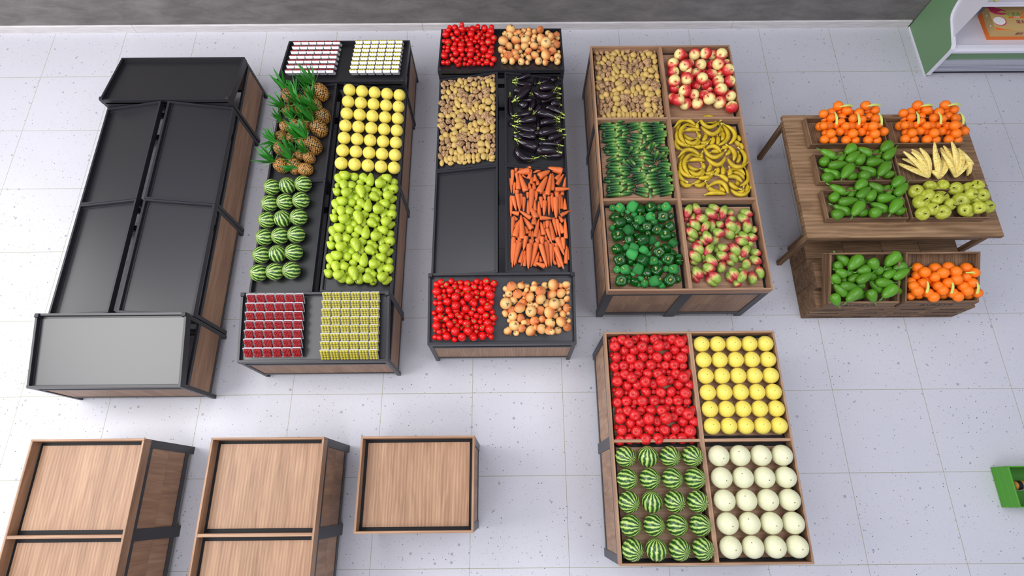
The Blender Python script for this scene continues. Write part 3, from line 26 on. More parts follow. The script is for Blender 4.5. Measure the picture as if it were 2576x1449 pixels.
 'mango': """8820,-2615,835,35,110,0,75 8684,-2660,835,35,72,0,73 8331,-2673,828,28,62,0,54 8421,-2624,821,21,-149,0,50 8402,-2681,835,35,35,0,83 8561,-2661,832,32,129,0,81 8593,-2764,839,36,-97,0,128 8857,-2795,838,38,-110,0,130 9038,-2813,838,38,-157,0,64 8351,-2746,825,24,-70,0,43 9009,-2903,841,41,147,0,94 8494,-2946,838,38,117,0,108 8353,-2913,829,29,-36,0,81 8463,-2848,825,24,87,0,43 8429,-2975,834,34,-42,0,75 8985,-2971,828,27,-117,0,52 8845,-2895,824,24,-92,0,29 8351,-2609,874,42,68,0,138 8651,-2560,844,44,147,0,112 8989,-2617,842,42,152,0,111 8687,-2753,840,40,160,0,86 8802,-2698,837,37,13,0,97 8755,-2867,848,48,-50,0,117 8920,-2905,849,43,129,0,116 8606,-2928,839,39,-123,0,127 8453,-2578,859,44,107,0,120 8594,-2643,881,45,134,0,124 8724,-2629,886,40,67,0,135 8947,-2685,844,44,140,0,115 8479,-2702,881,45,-18,0,112 8402,-2773,871,48,-57,0,121 8508,-2804,887,40,52,0,126 8775,-2798,890,46,-58,0,119 8951,-2798,880,45,-99,0,124 8355,-2872,882,48,-48,0,120 8636,-2877,900,46,154,0,107 8510,-2930,907,43,116,0,115 8872,-2967,865,48,-23,0,112 8619,-3047,840,40,176,0,61 8484,-3170,833,32,123,0,57 8623,-3153,836,36,150,0,83 8728,-3194,831,30,-38,0,85 8456,-3136,856,29,-97,0,44 8853,-3135,836,36,-73,0,54 8351,-3184,832,32,-36,0,77 8349,-3355,836,36,114,0,110 8460,-3298,836,36,130,0,86 8507,-3404,841,41,-44,0,119 8715,-3364,839,39,114,0,111 8855,-3296,834,34,152,0,95 8763,-3438,863,35,146,0,58 8964,-2993,858,29,-95,0,56 8656,-3053,901,41,159,0,96 8761,-3139,843,43,-51,0,114 9015,-3081,840,40,162,0,99 8999,-3172,845,45,150,0,111 8880,-3229,874,43,-116,0,100 8923,-3378,860,44,-89,0,114 9019,-3312,844,44,-88,0,116 8398,-3053,878,48,-58,0,123 8353,-3145,892,50,-50,0,124 8504,-3078,898,41,53,0,128 8782,-3059,870,47,-56,0,130 8888,-3091,889,41,55,0,129 8638,-3143,903,46,154,0,109 8510,-3203,923,44,127,0,123 8480,-3279,900,46,153,0,105 8621,-3253,864,42,-115,0,115 8362,-3333,899,46,119,0,119 8520,-3388,909,45,-47,0,118 8733,-3348,904,46,118,0,122 8793,-3387,929,42,-125,0,124""",
 'orange_a': """10690,-1640,835,20,85,-34 10284,-1618,854,39,-173,-75 10528,-1623,858,43,6,-74 10038,-1611,854,39,-9,-34 10258,-1592,876,31,16,-17 10668,-1526,858,43,0,-26 10173,-1517,858,43,109,-32 10416,-1521,860,45,-61,-62 10240,-1510,854,39,-27,-58 10485,-1496,858,43,27,-10 10220,-1495,897,43,110,-18 10391,-1349,859,44,50,-7 10265,-1316,855,40,50,-6 10572,-1314,855,40,-43,-47 10346,-1722,863,49,96,-41 10590,-1725,865,50,97,-53 10098,-1715,863,49,94,-28 10243,-1719,867,52,58,-11 10492,-1721,868,52,-19,-44 10002,-1707,865,51,89,-12 10536,-1688,937,54,163,-71 10049,-1674,929,52,128,-51 10299,-1673,924,54,92,-14 10445,-1608,864,49,-34,-39 10190,-1609,875,49,70,7 10672,-1628,895,52,9,-6 9986,-1531,866,51,-5,-48 10493,-1569,912,45,114,-48 10227,-1584,942,46,-14,-38 9981,-1576,941,46,116,-63 10060,-1424,855,40,31,-12 10451,-1480,924,43,33,-1 10266,-1403,862,47,-4,-27 10574,-1403,864,49,83,-21 10026,-1396,917,49,-5,-34 10150,-1343,866,52,26,-14 10431,-1386,919,53,15,-13 10333,-1536,875,53,-21,-24 10507,-1615,981,54,105,-59 10087,-1524,869,53,52,8 10608,-1469,915,51,18,8 10332,-1485,945,47,35,7 10111,-1445,908,47,-17,-68 10298,-1358,926,55,-17,-64 10659,-1316,868,54,-42,-50 10216,-1289,918,55,152,-55 10528,-1294,924,55,99,-50""",
 'orange_b': """11606,-1641,835,20,85,-34 11200,-1618,854,39,-173,-75 11443,-1623,858,43,6,-74 10954,-1612,854,39,-9,-34 11174,-1592,876,31,16,-17 11583,-1527,858,43,0,-26 11089,-1518,858,43,109,-32 11331,-1521,860,45,-61,-62 11156,-1511,854,39,-27,-58 11401,-1497,858,43,27,-10 11136,-1495,897,43,110,-18 11307,-1349,859,44,50,-7 11180,-1317,855,40,50,-6 11488,-1315,855,40,-43,-47 11262,-1722,863,49,96,-41 11505,-1726,865,50,97,-53 11014,-1716,863,49,94,-28 11159,-1720,867,52,58,-11 11407,-1722,868,52,-19,-44 10918,-1707,865,51,89,-12 11452,-1689,937,54,163,-71 10965,-1674,929,52,128,-51 11215,-1673,924,54,92,-14 11361,-1608,864,49,-34,-39 11106,-1609,875,49,70,7 11588,-1628,895,52,9,-6 10901,-1531,866,51,-5,-48 11408,-1569,912,45,114,-48 11143,-1585,942,46,-14,-38 10897,-1576,941,46,116,-63 10976,-1424,855,40,31,-12 11367,-1480,924,43,33,-1 11182,-1404,862,47,-4,-27 11490,-1403,864,49,83,-21 10941,-1396,917,49,-5,-34 11065,-1344,866,52,26,-14 11347,-1387,919,53,15,-13 11249,-1536,875,53,-21,-24 11423,-1615,981,54,105,-59 11003,-1525,869,53,52,8 11523,-1470,915,51,18,8 11248,-1485,945,47,35,7 11027,-1446,908,47,-17,-68 11214,-1358,926,55,-17,-64 11575,-1316,868,54,-42,-50 11132,-1289,918,55,152,-55 11444,-1294,924,55,99,-50""",
 'papaya_a': """10117,-1919,849,35,-149,0,141 10163,-1940,858,39,41,0,131 10521,-1896,846,32,-150,0,179 10581,-1915,849,35,44,0,153 10255,-2031,856,42,-29,0,86 10669,-2028,852,38,-44,0,71 10096,-2080,846,31,-82,0,41 9982,-1915,897,46,143,0,157 9936,-2000,888,52,53,0,111 10232,-1872,910,56,-138,0,140 10241,-1973,924,49,38,0,182 10388,-1897,909,46,144,0,149 10314,-2002,923,52,48,0,140 10649,-1837,902,60,-140,0,148 10002,-2144,862,49,148,0,178 10229,-2181,857,43,7,0,116 10407,-2117,862,49,149,0,172 10638,-2160,857,43,15,0,123 10669,-1926,909,49,42,0,193 10049,-2077,927,48,6,0,192 10478,-2032,905,50,2,0,183 9937,-2210,880,59,16,0,99 10103,-2187,960,54,-131,0,187 10325,-2206,910,56,17,0,108 10525,-2151,937,56,-132,0,184""",
 'papaya_b': """10133,-2373,849,35,-149,0,141 10179,-2394,858,39,41,0,131 10536,-2350,846,32,-150,0,179 10597,-2369,849,35,44,0,153 10271,-2485,856,42,-29,0,86 10685,-2482,852,38,-44,0,71 10112,-2534,846,31,-82,0,41 9998,-2369,897,46,143,0,157 9952,-2454,888,52,53,0,111 10248,-2326,910,56,-138,0,140 10256,-2427,924,49,38,0,182 10404,-2351,909,46,144,0,149 10330,-2456,923,52,48,0,140 10665,-2291,902,60,-140,0,148 10018,-2598,862,49,148,0,178 10245,-2634,857,43,7,0,116 10423,-2571,862,49,149,0,172 10654,-2614,857,43,15,0,123 10685,-2380,909,49,42,0,193 10065,-2531,927,48,6,0,192 10494,-2486,905,50,2,0,183 9952,-2664,880,59,16,0,99 10119,-2641,960,54,-131,0,187 10340,-2660,910,56,17,0,108 10541,-2605,937,56,-132,0,184""",
 'green_apple': """11097,-2357,854,39,-119,45 11098,-2480,892,78,46,75 11451,-2519,885,71,-126,20 11355,-2648,875,60,110,-52 10847,-2399,889,75,-162,71 11015,-2335,888,64,72,-9 10905,-2485,955,67,-4,-29 11169,-2313,876,61,-16,-59 11291,-2368,886,71,-171,45 11437,-2372,889,75,-158,73 11480,-2366,948,64,164,64 10984,-2535,963,63,169,60 11488,-2489,959,67,-143,42 10837,-2557,928,81,62,80 11286,-2526,900,85,-141,56 11126,-2589,945,63,-59,50 11573,-2588,885,71,-114,81 10911,-2652,963,66,-118,76 10809,-2695,943,69,-102,62 11004,-2692,963,73,-145,46 11372,-2478,963,63,-63,62 11408,-2639,960,64,-138,39 11268,-2651,941,64,-147,41""",
 'papaya_c': """10118,-3227,586,42,5,2,95 10246,-3142,631,40,-153,-9,119 10226,-3457,500,42,-150,-10,125 10230,-3349,535,42,180,0,93 10527,-3194,601,42,2,1,119 10633,-3109,646,40,-151,-9,124 10358,-3266,580,46,-43,-13,49 10614,-3325,547,42,-175,-2,87 10616,-3425,512,42,-153,-9,120 10450,-3268,567,38,-174,-2,79 10056,-3298,549,34,180,0,76 10029,-3091,655,51,138,13,156 9971,-3178,634,55,-64,-17,85 9974,-3254,666,48,152,9,116 9921,-3317,636,49,-43,-13,68 10143,-3288,608,42,28,9,142 9966,-3425,595,46,137,13,156 9919,-3519,557,55,-65,-17,92 10384,-3211,642,49,150,10,113 10625,-3191,653,57,-163,-6,123 10493,-3272,667,42,28,9,132 10396,-3368,547,47,140,12,160 10300,-3488,584,56,-68,-18,90 10124,-3154,705,62,-135,-14,181 10220,-3224,666,55,-168,-4,126 10210,-3314,674,48,29,10,172 10048,-3393,626,50,-2,-1,165 10091,-3485,606,59,-140,-12,182 10309,-3181,723,55,-60,-16,87 10535,-3115,696,63,-138,-13,185 10604,-3278,685,47,29,9,177 10434,-3361,639,50,-2,-1,174 10475,-3453,618,61,-142,-12,173""",
 'orange_c': """11171,-3262,582,51,-54,-45 10934,-3306,572,59,91,-54 10866,-3309,545,34,-47,-63 11036,-3338,558,59,131,-58 11137,-3307,546,34,-12,-4 11301,-3338,554,55,-9,3 11394,-3323,548,42,-5,-5 10936,-3387,525,46,-54,-27 10862,-3451,503,52,114,-51 11121,-3450,508,57,-50,-65 11196,-3387,529,51,92,-61 11392,-3456,506,57,-10,5 11321,-3412,510,42,89,-84 11466,-3381,531,51,-97,-74 11057,-3409,507,38,-31,-19 10797,-3402,506,34,-32,-32 10840,-3184,620,55,38,-13 10822,-3266,601,48,23,-12 10858,-3262,684,58,18,-85 11027,-3197,622,63,-41,-39 10965,-3309,665,54,38,3 11155,-3191,646,59,4,-11 11178,-3263,696,60,23,9 11365,-3196,622,62,63,-11 11403,-3264,664,55,-60,-65 11315,-3304,644,52,137,-61 10765,-3329,576,50,91,-25 10740,-3397,632,51,-73,-44 11004,-3401,628,51,-48,-83 11187,-3341,667,60,142,-60 11274,-3404,621,54,68,-9 10909,-3462,584,52,72,-14 10754,-3476,523,46,0,-19 10948,-3512,594,56,-18,-26 11161,-3469,597,54,71,-40 11209,-3510,595,54,127,-60 11435,-3468,588,52,-62,-50 11040,-3276,695,60,-28,-39 10852,-3365,622,54,73,-22 11101,-3373,654,56,-45,-61 11359,-3376,652,54,140,-70 10775,-3450,621,58,75,-33 11041,-3446,622,56,92,-60 11305,-3454,619,58,-69,-64""",
 'pineapple': """4077,-983,814,58,84,66 4175,-1158,836,64,71,74 4099,-1423,822,63,7,75 4149,-1278,831,64,179,81 3793,-1549,770,63,-103,0 4090,-1675,820,63,162,81 4052,-1823,801,50,136,64 3813,-979,782,72,105,35 3961,-1074,800,65,97,64 3858,-1212,789,71,-144,74 3964,-1421,799,64,105,31 3826,-1413,770,57,119,54 3943,-1568,795,63,37,-5 3819,-1720,780,69,127,33 3944,-1792,789,56,104,28 4181,-1875,834,62,44,85 3868,-1948,796,77,-159,61 4156,-2026,835,67,-170,8 4219,-1003,866,88,132,67 4015,-1218,815,70,72,81 4283,-1341,871,82,171,76 4264,-1513,871,85,130,62 4218,-1737,865,87,128,46 4028,-1979,820,74,108,28""",
}
# ---------------------------------------------------------------- materials
def srgb(r,g,b):
    f=lambda c:(c/255/12.92) if c<=10 else ((c/255+.055)/1.055)**2.4
    return (f(r),f(g),f(b),1)
class NT:
    def __init__(s,name,rough=.5,spec=.5,metal=0,coat=0):
        s.m=bpy.data.materials.new(name); s.m.use_nodes=True; s.t=s.m.node_tree; s.b=s.t.nodes['Principled BSDF']
        s.b.inputs['Roughness'].default_value=rough; s.b.inputs['Specular IOR Level'].default_value=spec; s.b.inputs['Metallic'].default_value=metal; s.b.inputs['Coat Weight'].default_value=coat
    def n(s,t,**k):
        o=s.t.nodes.new(t)
        for a,v in k.items():
            if a in o.inputs: o.inputs[a].default_value=v
            else: setattr(o,a,v)
        return o
    def l(s,a,b): s.t.links.new(a,b)
    def math(s,op,a,b=None,c=None):
        o=s.n('ShaderNodeMath',operation=op)
        for i,v in enumerate((a,b,c)):
            if v is None: continue
            if isinstance(v,(int,float)): o.inputs[i].default_value=v
            else: s.l(v,o.inputs[i])
        return o.outputs[0]
    def ramp(s,f,stops,interp='LINEAR'):
        o=s.n('ShaderNodeValToRGB'); e=o.color_ramp.elements; o.color_ramp.interpolation=interp
        while len(e)<len(stops): e.new(.5)
        for i,(p,c) in enumerate(stops): e[i].position=p; e[i].color=c
        s.l(f,o.inputs[0]); return o.outputs[0]
    def mix(s,f,a,b,mode='MIX'):
        o=s.n('ShaderNodeMix',data_type='RGBA',blend_type=mode)
        for i,v in ((0,f),(6,a),(7,b)):
            if isinstance(v,(int,float)): o.inputs[i].default_value=v
            elif isinstance(v,tuple): o.inputs[i].default_value=v
            else: s.l(v,o.inputs[i])
        return o.outputs[2]
    def obj(s): return s.n('ShaderNodeTexCoord').outputs['Object']
    def gen(s): return s.n('ShaderNodeTexCoord').outputs['Generated']
    def mapv(s,v,sc=(1,1,1),rot=(0,0,0),loc=(0,0,0)):
        o=s.n('ShaderNodeMapping'); o.inputs['Scale'].default_value=sc; o.inputs['Rotation'].default_value=rot; o.inputs['Location'].default_value=loc; s.l(v,o.inputs[0]); return o.outputs[0]
    def noise(s,v,scale=5,detail=4,rough=.5,dist=0):
        o=s.n('ShaderNodeTexNoise'); o.inputs['Scale'].default_value=scale; o.inputs['Detail'].default_value=detail; o.inputs['Roughness'].default_value=rough; o.inputs['Distortion'].default_value=dist
        if v: s.l(v,o.inputs['Vector'])
        return o.outputs['Fac']
    def voro(s,v,scale,feature='F1',rand=1):
        o=s.n('ShaderNodeTexVoronoi',feature=feature); o.inputs['Scale'].default_value=scale; o.inputs['Randomness'].default_value=rand; s.l(v,o.inputs['Vector']); return o
    def rand(s): return s.n('ShaderNodeObjectInfo').outputs['Random']
    def rvec(s,v,amt=20):
        c=s.n('ShaderNodeCombineXYZ'); r=s.math('MULTIPLY',s.rand(),amt); s.l(r,c.inputs[0]); s.l(r,c.inputs[1]); s.l(r,c.inputs[2])
        a=s.n('ShaderNodeVectorMath',operation='ADD'); s.l(v,a.inputs[0]); s.l(c.outputs[0],a.inputs[1]); return a.outputs[0]
    def base(s,c):
        if isinstance(c,tuple): s.b.inputs['Base Color'].default_value=c
        else: s.l(c,s.b.inputs['Base Color'])
        return s
    def vary(s,c,lo=.85,hi=1.12):
        f=s.math('MULTIPLY_ADD',s.rand(),hi-lo,lo); cc=s.n('ShaderNodeCombineColor'); s.l(f,cc.inputs[0]); s.l(f,cc.inputs[1]); s.l(f,cc.inputs[2])
        return s.mix(1.0,c,cc.outputs[0],'MULTIPLY')
    def bump(s,h,strength=.2,dist=.01):
        o=s.n('ShaderNodeBump'); o.inputs['Strength'].default_value=strength; o.inputs['Distance'].default_value=dist; s.l(h,o.inputs['Height']); s.l(o.outputs[0],s.b.inputs['Normal'])
def plain(name,c,rough=.5,spec=.5,**k):
    n=NT(name,rough,spec,**k); n.base(c); return n.m
M={}
# terrazzo floor with thin joints
n=NT('terrazzo tile',.42,.4); o=n.obj(); sep=n.n('ShaderNodeSeparateXYZ'); n.l(o,sep.inputs[0])
big=n.noise(o,1.1,3); fine=n.noise(o,230,2,.6)
col=n.mix(n.math('MULTIPLY',big,.5),srgb(196,196,203),srgb(214,214,220)); col=n.mix(n.math('MULTIPLY',fine,.35),col,srgb(176,177,186))
def specks(col,scale,th,c,mask=.55,soft=.02):
    v=n.voro(o,scale); sh=n.noise(o,scale*1.7,2); d=n.math('ADD',v.outputs['Distance'],n.math('MULTIPLY',sh,.12))
    cs=n.n('ShaderNodeSeparateColor'); n.l(v.outputs['Color'],cs.inputs[0]); sz=n.math('MULTIPLY',cs.outputs[1],th)
    f=n.math('LESS_THAN',d,sz); f=n.math('MULTIPLY',f,n.math('GREATER_THAN',cs.outputs[0],mask)); return n.mix(f,col,c),f
col,_=specks(col,130,.32,srgb(158,158,166),.45); col,_=specks(col,70,.26,srgb(110,110,114),.55); col,_=specks(col,34,.24,srgb(74,74,76),.45); col,_=specks(col,12,.26,srgb(158,160,166),.45); col,_=specks(col,21,.2,srgb(112,116,116),.55)
def joint(v,per):
    m=n.math('PINGPONG',v,per/2); return n.math('LESS_THAN',m,.0026)
j=n.math('MAXIMUM',joint(sep.outputs[0],1.0),joint(sep.outputs[1],0.877689)); col=n.mix(j,col,srgb(150,150,120)); n.base(col); M['floor']=n.m
n=NT('grey plaster',.9,.2); o=n.obj(); f=n.noise(n.mapv(o,(1,1,3)),2.2,8,.65,.4); col=n.ramp(f,[(.3,srgb(98,95,94)),(.7,srgb(128,124,122))]); n.base(col); n.bump(n.noise(o,30,6),.25,.01); M['wall']=n.m
n=NT('pale wood skirting',.5,.4); o=n.obj(); f=n.noise(n.mapv(o,(1.5,30,30)),3,6,.6,.3); n.base(n.ramp(f,[(.3,srgb(184,180,180)),(.7,srgb(216,212,212))])); M['skirt']=n.m
def wood(name,axis,cols,ringscale=9,rough=.45,plank=None,random_=True):
    n=NT(name,rough,.35); o=n.obj(); 
    if random_: o=n.rvec(o,3)
    s={'x':(.9,ringscale,ringscale),'y':(ringscale,.9,ringscale),'z':(ringscale,ringscale,.9)}[axis]
    v=n.mapv(o,s); f=n.noise(v,1.6,5,.55,.9); g=n.noise(n.mapv(o,tuple(q*9 if q>1 else 1.5 for q in s)),2,4,.7)
    w=n.n('ShaderNodeTexWave',wave_type='BANDS',bands_direction={'x':'Y','y':'X','z':'X'}[axis]); w.inputs['Scale'].default_value=1.3; w.inputs['Distortion'].default_value=6; w.inputs['Detail'].default_value=2; n.l(v,w.inputs['Vector'])
    h=n.math('ADD',n.math('MULTIPLY',f,.55),n.math('MULTIPLY',g,.35)); h=n.math('ADD',h,n.math('MULTIPLY',w.outputs['Fac'],.10))
    c=n.ramp(h,[(.32,cols[0]),(.5,cols[1]),(.66,cols[2])]); n.base(c); n.bump(g,.12,.003); return n.m
oak=(srgb(128,96,72),srgb(156,121,94),srgb(177,142,112)); rustic=(srgb(74,54,38),srgb(114,87,63),srgb(150,120,90)); table=(srgb(98,73,50),srgb(132,103,74),srgb(162,130,98))
for a in 'xyz': M['oak_'+a]=wood('walnut laminate grain '+a,a,oak,8); M['rustic_'+a]=wood('rough brown board '+a,a,rustic,12,.7)
M['table']=wood('brown table board','x',table,5,.6)
n=NT('black powder coated steel',.38,.5); n.base(srgb(36,36,41)); n.bump(n.noise(n.obj(),900,2),.05,.001); M['steel']=n.m
n=NT('black tray sheet',.34,.8); n.base(srgb(30,30,33)); M['tray']=n.m
M['gap']=plain('matt black liner',srgb(22,22,25),.6,.3)
# produce materials
n=NT('tomato skin',.16,.5); n.base(n.vary(srgb(212,16,14),.9,1.1)); M['tomato']=n.m
M['calyx']=plain('fresh green calyx',srgb(84,176,60),.5)
n=NT('onion skin',.42,.4); o=n.obj(); sp=n.n('ShaderNodeSeparateXYZ'); n.l(o,sp.inputs[0]); at=n.math('ARCTAN2',sp.outputs[1],sp.outputs[0]); cx=n.n('ShaderNodeCombineXYZ'); n.l(n.math('MULTIPLY',at,7),cx.inputs[0]); n.l(n.math('MULTIPLY',sp.outputs[2],.5),cx.inputs[1])
st=n.noise(cx.outputs[0],2.2,3,.6); c=n.ramp(n.math('MULTIPLY_ADD',sp.outputs[2],.5,.5),[(0,srgb(232,208,140)),(.3,srgb(234,184,112)),(.6,srgb(226,150,86)),(.9,srgb(196,104,54))]); n.base(n.vary(n.mix(n.math('MULTIPLY',st,.35),c,srgb(198,132,78)),.92,1.1)); M['onion']=n.m
M['onion_tip']=plain('dry onion neck',srgb(216,188,110),.6); M['onion_root']=plain('dry onion roots',srgb(92,70,58),.8)
n=NT('red apple skin',.28,.5); o=n.rvec(n.obj()); f=n.noise(o,1.6,5,.6); n.base(n.vary(n.ramp(f,[(.3,srgb(176,16,22)),(.6,srgb(216,34,36)),(.8,srgb(226,62,54))]),.92,1.1)); M['red_apple']=n.m
def zramp(n,stops,nz=.35,sc=2.2,axis=2):
    o=n.obj(); sp=n.n('ShaderNodeSeparateXYZ'); n.l(o,sp.inputs[0]); f=n.math('MULTIPLY_ADD',n.math('SUBTRACT',n.noise(n.rvec(o),sc,5,.6),.5),nz,n.math('MULTIPLY_ADD',sp.outputs[axis],.5,.5)); return n.ramp(f,stops)
n=NT('pink blush apple skin',.25,.5); o=n.obj(); sp=n.n('ShaderNodeSeparateXYZ'); n.l(o,sp.inputs[0]); ro=n.rvec(o)
h=n.math('MULTIPLY_ADD',sp.outputs[0],.36,n.math('MULTIPLY',sp.outputs[2],-.42)); h=n.math('ADD',h,n.math('MULTIPLY',n.noise(ro,2.2,6,.7),.72)); n.base(n.ramp(h,[(-.0,srgb(240,222,146)),(.07,srgb(234,178,118)),(.17,srgb(224,104,82)),(.34,srgb(208,56,56)),(.55,srgb(192,34,42))])); M['pink_apple']=n.m
n=NT('green apple skin',.3,.5); o=n.rvec(n.obj()); n.base(n.vary(n.ramp(n.noise(o,2.5,5,.6),[(.3,srgb(152,162,40)),(.6,srgb(188,194,66)),(.85,srgb(206,204,96))]),.9,1.1)); M['green_apple']=n.m
M['stem']=plain('brown woody stem',srgb(52,34,24),.7); M['stem_green']=plain('green stem',srgb(120,150,70),.6)
n=NT('pear skin',.32,.5); o=n.rvec(n.obj()); n.base(n.vary(n.ramp(n.noise(o,3,5,.6),[(.3,srgb(158,182,38)),(.7,srgb(188,208,62))]),.92,1.08)); M['pear']=n.m
n=NT('eggplant skin',.12,.6); n.base(srgb(22,11,21)); M['eggplant']=n.m
M['egg_calyx']=plain('pale green eggplant cap',srgb(178,200,88),.5)
n=NT('carrot skin',.45,.4); o=n.rvec(n.obj()); f=n.noise(n.mapv(o,(40,1.5,1.5)),1,3); g=n.noise(n.mapv(o,(5,2,2)),3,5,.75); c=n.ramp(g,[(.3,srgb(124,64,34)),(.38,srgb(204,98,48)),(.6,srgb(226,120,62))]); n.base(n.vary(n.mix(n.math('MULTIPLY',f,.25),c,srgb(200,92,50)),.88,1.12)); M['carrot']=n.m
M['carrot_top']=plain('cut carrot crown',srgb(48,66,40),.7)
n=NT('smooth potato skin',.45,.35); o=n.rvec(n.obj()); c=n.ramp(n.noise(o,9,4,.8),[(.3,srgb(150,114,54)),(.42,srgb(192,160,88)),(.8,srgb(206,178,110))]); n.base(n.vary(c,.88,1.08)); M['pot_y']=n.m
n=NT('speckled potato skin',.65,.3); o=n.rvec(n.obj()); c=n.ramp(n.noise(o,3.4,6,.75),[(.38,srgb(84,56,40)),(.47,srgb(150,112,76)),(.55,srgb(196,162,118))]); n.base(n.vary(c,.88,1.1)); n.bump(n.noise(o,4,5),.4,.01); M['pot_s']=n.m
n=NT('cucumber skin',.28,.5); o=n.obj(); sp=n.n('ShaderNodeSeparateXYZ'); n.l(o,sp.inputs[0]); ro=n.rvec(o); g=n.noise(n.mapv(ro,(5,1.6,1.6)),2.5,4,.7); f=n.math('ADD',n.math('MULTIPLY_ADD',sp.outputs[0],-.75,.42),n.math('MULTIPLY',n.math('SUBTRACT',g,.5),.9)); c=n.ramp(f,[(.08,srgb(8,40,24)),(.36,srgb(26,88,32)),(.6,srgb(74,132,50)),(.85,srgb(176,196,116))]); n.base(n.vary(c,.85,1.15)); n.bump(n.noise(n.mapv(ro,(14,1,1)),4,3),.3,.01); M['cucumber']=n.m
M['cuc_tip']=plain('yellow blossom tip',srgb(206,196,110),.6)
n=NT('yellow banana peel',.38,.4); o=n.obj(); c=n.ramp(n.noise(n.rvec(o),16,3),[(.3,srgb(186,158,26)),(.7,srgb(214,184,44))]); n.base(n.vary(c,.88,1.1)); M['banana']=n.m
M['banana_stem']=plain('banana stalk',srgb(214,196,80),.5); M['banana_tip']=plain('dark banana tip',srgb(120,96,30),.6)
n=NT('pale banana peel',.5,.35); o=n.rvec(n.obj()); c=n.ramp(n.noise(n.mapv(o,(6,60,60)),1,5,.8),[(.36,srgb(190,146,54)),(.46,srgb(232,208,116)),(.6,srgb(242,226,142))]); n.base(c); M['pale_banana']=n.m
n=NT('glossy green pepper skin',.1,.6); n.base(n.vary(srgb(8,74,14),.85,1.3)); M['pep_g']=n.m
n=NT('matt green pepper skin',.75,.2); n.base(n.vary(srgb(50,128,62),.5,1.6)); M['pep_m']=n.m
M['pep_stem']=plain('pepper stem',srgb(190,186,92),.6)
n=NT('mango skin',.3,.45); o=n.obj(); sp=n.n('ShaderNodeSeparateXYZ'); n.l(o,sp.inputs[0]); f=n.math('ADD',n.math('ADD',n.math('MULTIPLY',sp.outputs[0],-.9),n.math('MULTIPLY',sp.outputs[1],.12)),n.math('MULTIPLY',n.noise(n.rvec(o),2.2,6,.75),.95)); c=n.ramp(f,[(.3,srgb(132,160,62)),(.46,srgb(184,194,100)),(.58,srgb(202,150,98)),(.70,srgb(186,66,66)),(.95,srgb(156,34,46))]); n.base(c); M['mango']=n.m
n=NT('orange peel',.38,.4); n.base(n.vary(srgb(250,124,20),.97,1.08)); M['orange']=n.m
M['leaf']=plain('pale green leaf',srgb(206,222,112),.6); M['leaf_d']=plain('mid green leaf',srgb(84,148,44),.6); M['dot']=plain('green stem scar',srgb(110,130,40),.6)
n=NT('green papaya skin',.3,.45); n.base(n.vary(srgb(82,138,30),.85,1.15)); M['papaya']=n.m; M['pap_stem']=plain('papaya stalk',srgb(80,150,50),.6)
n=NT('pineapple rind',.55,.35); o=n.obj(); sp=n.n('ShaderNodeSeparateXYZ'); n.l(o,sp.inputs[0]); an=n.math('MULTIPLY',n.math('ARCTAN2',sp.outputs[1],sp.outputs[0]),2.4); cx=n.n('ShaderNodeCombineXYZ'); n.l(an,cx.inputs[0]); n.l(n.math('MULTIPLY',sp.outputs[2],5.2),cx.inputs[1])
v=n.voro(n.mapv(cx.outputs[0],(1.1,1.1,1),(0,0,.6)),1.0,'F1',.35); c=n.ramp(v.outputs['Distance'],[(.06,srgb(120,60,34)),(.22,srgb(186,92,44)),(.33,srgb(206,166,84)),(.42,srgb(170,126,60)),(.5,srgb(50,34,24)),(.7,srgb(32,22,18))]); n.base(n.vary(c,.8,1.15)); n.bump(v.outputs['Distance'],-.6,.05); M['pineapple']=n.m
n=NT('pineapple leaf',.4,.4); n.base(n.vary(srgb(38,116,32),.8,1.35)); M['pine_leaf']=n.m; M['pine_leaf_l']=plain('pale inner leaf',srgb(120,176,100),.5)
n=NT('watermelon rind',.28,.5); o=n.obj(); sp=n.n('ShaderNodeSeparateXYZ'); n.l(o,sp.inputs[0]); ro=n.rvec(o); an=n.math('MULTIPLY',n.math('ARCTAN2',sp.outputs[1],sp.outputs[0]),13/(2*PI)); d=n.math('MULTIPLY',n.math('SUBTRACT',n.noise(ro,2.6,4,.6),.5),.9); pp=n.math('PINGPONG',n.math('ADD',an,d),.5); wv=n.math('ADD',pp,n.math('MULTIPLY',n.math('SUBTRACT',n.noise(ro,6,5,.7),.5),.35))
c=n.ramp(wv,[(.12,srgb(32,72,26)),(.24,srgb(52,98,38)),(.3,srgb(140,172,76)),(.45,srgb(184,204,116))]); n.base(c); M['watermelon']=n.m
n=NT('yellow melon rind',.4,.4); o=n.obj(); sp=n.n('ShaderNodeSeparateXYZ'); n.l(o,sp.inputs[0]); an=n.math('MULTIPLY',n.math('ARCTAN2',sp.outputs[1],sp.outputs[0]),16/(2*PI)); pp=n.math('PINGPONG',an,.5); c=n.ramp(n.math('ADD',pp,n.math('MULTIPLY',n.noise(o,3,4),.4)),[(.1,srgb(230,208,88)),(.5,srgb(236,217,98)),(.9,srgb(240,224,112))]); n.base(c); M['ymelon']=n.m
n=NT('cream netted melon rind',.5,.35); o=n.rvec(n.obj()); v=n.voro(o,9,'DISTANCE_TO_EDGE'); c=n.ramp(n.math('ADD',v.outputs['Distance'],n.math('MULTIPLY',n.noise(o,4,4),.2)),[(.06,srgb(214,208,140)),(.16,srgb(220,220,184)),(.5,srgb(226,226,200))]); n.base(c); M['cmelon']=n.m
M['scar']=plain('dark melon stem scar',srgb(70,64,34),.7)
M['white']=plain('white plastic',srgb(226,227,232),.35); M['cherry']=plain('small red cherry',srgb(150,8,18),.2); M['yfruit']=plain('small yellow fruit',srgb(186,176,40),.3)
